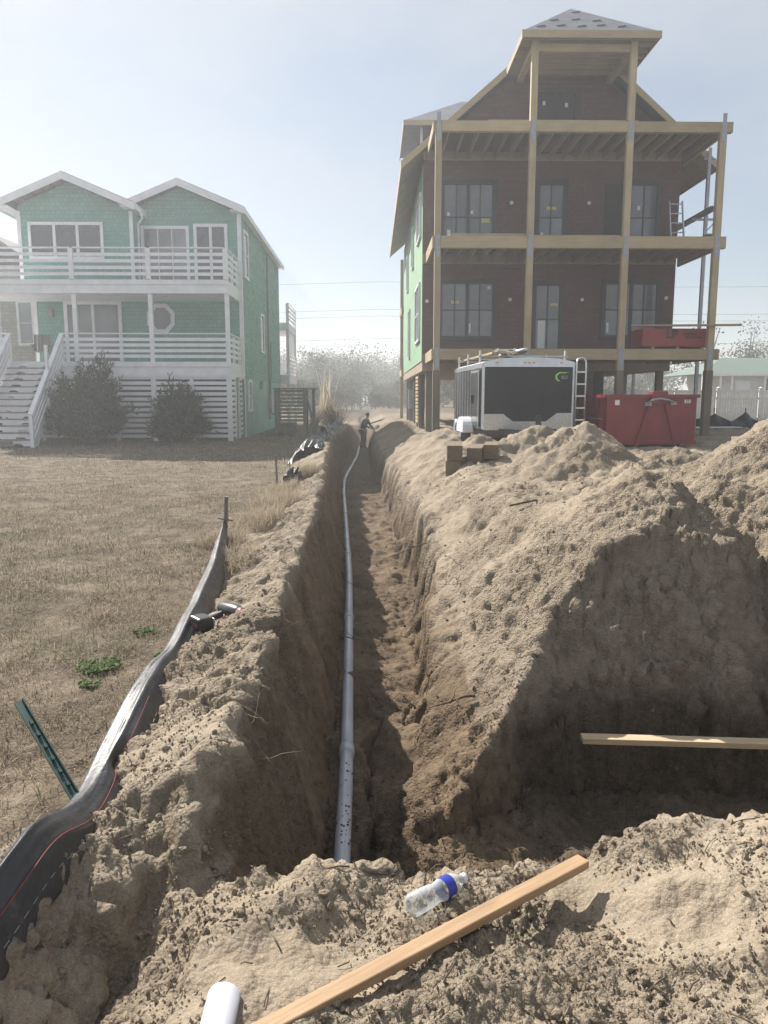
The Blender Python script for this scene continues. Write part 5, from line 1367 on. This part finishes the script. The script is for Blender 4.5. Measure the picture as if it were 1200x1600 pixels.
def far_woods():
    g = np.random.default_rng(21); Vs, Fs, Ts, off = [], [], [], 0; tbs = MB()
    spots = []
    for k in range(58): y_ = 95+g.random()*80; spots.append((-22+g.random()*30, y_, 4.0+3.2*g.random()+.045*(y_-95)))
    for k in range(46): y_ = 74+g.random()*22; spots.append((-16+g.random()*22, y_, 1.5+1.6*g.random()))
    for k in range(30): y_ = 85+g.random()*40; spots.append((22+g.random()*50, y_, 4.5+3.0*g.random()))
    for k in range(16): y_ = 58+g.random()*30; spots.append((6+g.random()*16, y_, 3+2*g.random()))
    for k in range(14): y_ = 75+g.random()*35; spots.append((-60+g.random()*45, y_, 4+2.5*g.random()))
    for (x_, y_, h_) in spots:
        tb, P, F_ = far_tree_mesh(g, h_, h_*.55, 20, 70, .17+.02*h_); P = P+np.array([x_, y_, .35]); Vs.append(P); Fs.append(F_+off); off += len(P)
        Ts.append(np.repeat(np.clip(g.random()*.5+.25+g.normal(size=len(F_))*.15, 0, 1), 4))
        n0 = len(tbs.v); tbs.v += [(v[0]+x_, v[1]+y_, v[2]+.35) for v in tb.v]; tbs.f += [tuple(i+n0 for i in f) for f in tb.f]
    w = np_mesh('far_woods', np.concatenate(Vs), np.concatenate(Fs), M['scrub'], False, {'tone': np.concatenate(Ts)})
    tag(w, 'hazy far-off scrub woods behind the houses', None, None, 'stuff')
    t_ = tbs.build('trunks', M['bark'], w); t_['kind'] = 'stuff'
far_woods()
def pine(x, y, h, label, seed):
    g = np.random.default_rng(seed); T = empty('pine_tree', (x, y, .3), 0, label, 'tree', 'tall trees above the small house')
    tb, P, F_ = far_tree_mesh(g, h, h*.30, 14, 60, .3); np_mesh('crown', P, F_, M['pine'], False, {'tone': np.repeat(g.random(len(F_)), 4)}, T); tb.build('trunk', M['bark'], T)
pine(33.0, 84, 9.0, 'tallest thin crowned tree above the small hipped roof house', 3)
pine(29.5, 86, 7.6, 'thin tree just left of the tallest one above the small house', 4)
pine(38.5, 82, 8.6, 'thin tree at the right frame edge above the small house', 5)

def plume_grass(x, y, label, seed):
    g = np.random.default_rng(seed); n = 260; r = .5*np.sqrt(g.random(n)); a = g.random(n)*6.283
    P, F_ = blades(r*np.cos(a), r*np.sin(a), 0*r, 1.1+.9*g.random(n), np.full(n, .03), .05+.45*g.random(n), g, .45)
    m = 16; r2 = .4*np.sqrt(g.random(m)); a2 = g.random(m)*6.283; P2, F2 = blades(r2*np.cos(a2), r2*np.sin(a2), 0*r2, 2.9+.9*g.random(m), np.full(m, .12), .02+.2*g.random(m), g, .15)
    o = np_mesh('plume_grass', np.concatenate([P, P2]), np.concatenate([F_, F2+len(P)]), M['straw'], False, {'tone': np.concatenate([np.full(len(P), .86), np.full(len(P2), .93)])})
    o.location = (x, y, gz(x, y)); tag(o, label, 'plume grass')
plume_grass(-3.3, 45, 'tall pale plume grass clump past the green house', 1)
def bare_shrub(x, y, h, r, n, label, seed):
    q = random.Random(seed); mb = MB()
    for k in range(n):
        a = q.random()*6.283; e = q.uniform(.1, 1.0); mb.tube(root_path((q.gauss(0, .15), q.gauss(0, .15), 0), (math.cos(a)*e, math.sin(a)*e, 1), h*q.uniform(.6, 1.1), 6, .16, q), [.013*(1-.13*i) for i in range(7)], 4)
    o = mb.build('bare_shrub', M['red_twig'], None); o.location = (x, y, gz(x, y)); tag(o, label, 'shrub')
M['red_twig'] = plain('reddish_twigs', (.16, .10, .075), .9, var=.2)
bare_shrub(-2.55, 41, 1.5, 1, 140, 'reddish leafless shrub left of the far worker', 1)
bare_shrub(-3.9, 43, 1.2, 1, 100, 'low leafless shrub behind the wooden platform stand', 2)

# ---------------------------------------------------------------- worker in the trench
def skin_obj(name, joints, edges, mat, parent, sub=2):
    me = bpy.data.meshes.new(name); me.from_pydata([j[0] for j in joints], edges, []); me.update()
    o = link_mesh(name, me, mat, parent); sk = o.modifiers.new('skin', 'SKIN'); ss_ = o.modifiers.new('sub', 'SUBSURF'); ss_.levels = sub; ss_.render_levels = sub
    for i, j in enumerate(joints):
        r = j[1] if isinstance(j[1], tuple) else (j[1], j[1]); me.skin_vertices[0].data[i].radius = r
    me.skin_vertices[0].data[0].use_root = True
    sk.use_smooth_shade = True
    return o
def person():
    Pn = empty('person', (-1.12, 40.6, gz(-1.12, 40.6)), R(-25), 'person in dark jacket and trousers standing bent in the far trench end', 'person')
    skin = plain('skin', (.42, .25, .18), .5, var=.06); jk = plain('dark_jacket', (.03, .033, .042), .85, var=.2); tr_ = plain('dark_trousers', (.045, .042, .04), .9, var=.2); hr = plain('dark_hair', (.02, .016, .012), .6)
    Pn.scale = (1.1, 1.1, 1.06)
    # pelvis, spine leaning forward (local +x), neck, head; arms reach down forward
    J = [((0, 0, .92), (.13, .12)), ((.05, 0, 1.12), (.13, .11)), ((.14, 0, 1.32), (.16, .12)), ((.20, 0, 1.45), (.10, .09)), ((.235, 0, 1.52), (.05, .05)), ((.27, 0, 1.60), (.075, .08)), ((.28, 0, 1.68), (.085, .09)), ((.27, 0, 1.755), (.05, .05)),
         ((.18, .19, 1.41), (.06, .06)), ((.28, .27, 1.16), (.045, .045)), ((.48, .22, 1.00), (.035, .035)), ((.56, .19, .96), (.04, .025)), ((.63, .17, .93), (.03, .018)),
         ((.18, -.19, 1.41), (.06, .06)), ((.30, -.27, 1.17), (.045, .045)), ((.50, -.20, 1.05), (.035, .035)), ((.58, -.17, 1.02), (.04, .025)), ((.65, -.15, .99), (.03, .018)),
         ((0, .10, .86), (.095, .095)), ((.07, .12, .48), (.06, .065)), ((-.02, .13, .10), (.04, .045)), ((.06, .14, .04), (.045, .035)), ((.16, .15, .03), (.035, .025)),
         ((0, -.10, .86), (.095, .095)), ((.05, -.13, .48), (.06, .065)), ((-.04, -.14, .10), (.04, .045)), ((.04, -.15, .04), (.045, .035)), ((.14, -.16, .03), (.035, .025))]
    E_ = [(0, 1), (1, 2), (2, 3), (3, 4), (4, 5), (5, 6), (6, 7), (2, 8), (8, 9), (9, 10), (10, 11), (11, 12), (2, 13), (13, 14), (14, 15), (15, 16), (16, 17), (0, 18), (18, 19), (19, 20), (20, 21), (21, 22), (0, 23), (23, 24), (24, 25), (25, 26), (26, 27)]
    skin_obj('body', J, E_, skin, Pn)
    g = lambda ids, f: [(J[i][0], tuple(r*f for r in J[i][1])) for i in ids]
    skin_obj('jacket', g([0, 1, 2, 3, 8, 9, 10, 13, 14, 15], 1.32), [(0, 1), (1, 2), (2, 3), (2, 4), (4, 5), (5, 6), (2, 7), (7, 8), (8, 9)], jk, Pn)
    skin_obj('trousers', g([0, 18, 19, 20, 23, 24, 25], 1.17), [(0, 1), (1, 2), (2, 3), (0, 4), (4, 5), (5, 6)], tr_, Pn)
    for s in (1, -1):
        bx_ = .0 if s > 0 else -.02
        MB().prism([(-.09+bx_, 0), (.19+bx_, 0), (.21+bx_, .05), (.10+bx_, .10), (.04+bx_, .2), (-.09+bx_, .2)], 'y', .14*s-.055, .14*s+.055).build('boot', tr_, Pn, bevel=.02)
    MB().lathe([(.0, .115), (.05, .105), (.083, .06), (.093, .0), (.085, -.04), (.07, -.045), (.0, -.04)], 14, (.265, 0, 1.70)).build('hair', hr, Pn, True)
person()
loose_board('lumber_board', (-.75, 41.8, .22), (.35, 43.2, .55), .12, .08, 'dark board propped on the bank just right of the worker', 'greywood')

# ---------------------------------------------------------------- haze
hz = MB().box(-720, 720, -30, 470, -2.6, 14.6).build('haze', None, None)
hm = bpy.data.materials.new('haze'); hm.use_nodes = True; nt = hm.node_tree; nt.nodes.clear()
ho = nt.nodes.new('ShaderNodeOutputMaterial'); hv = nt.nodes.new('ShaderNodeVolumePrincipled')
hv.inputs['Color'].default_value = (.90, .93, .97, 1); hv.inputs['Density'].default_value = .0034; hv.inputs['Anisotropy'].default_value = .5
nt.links.new(hv.outputs[0], ho.inputs['Volume']); hz.data.materials.append(hm)
tag(hz, None, None, None, 'stuff')
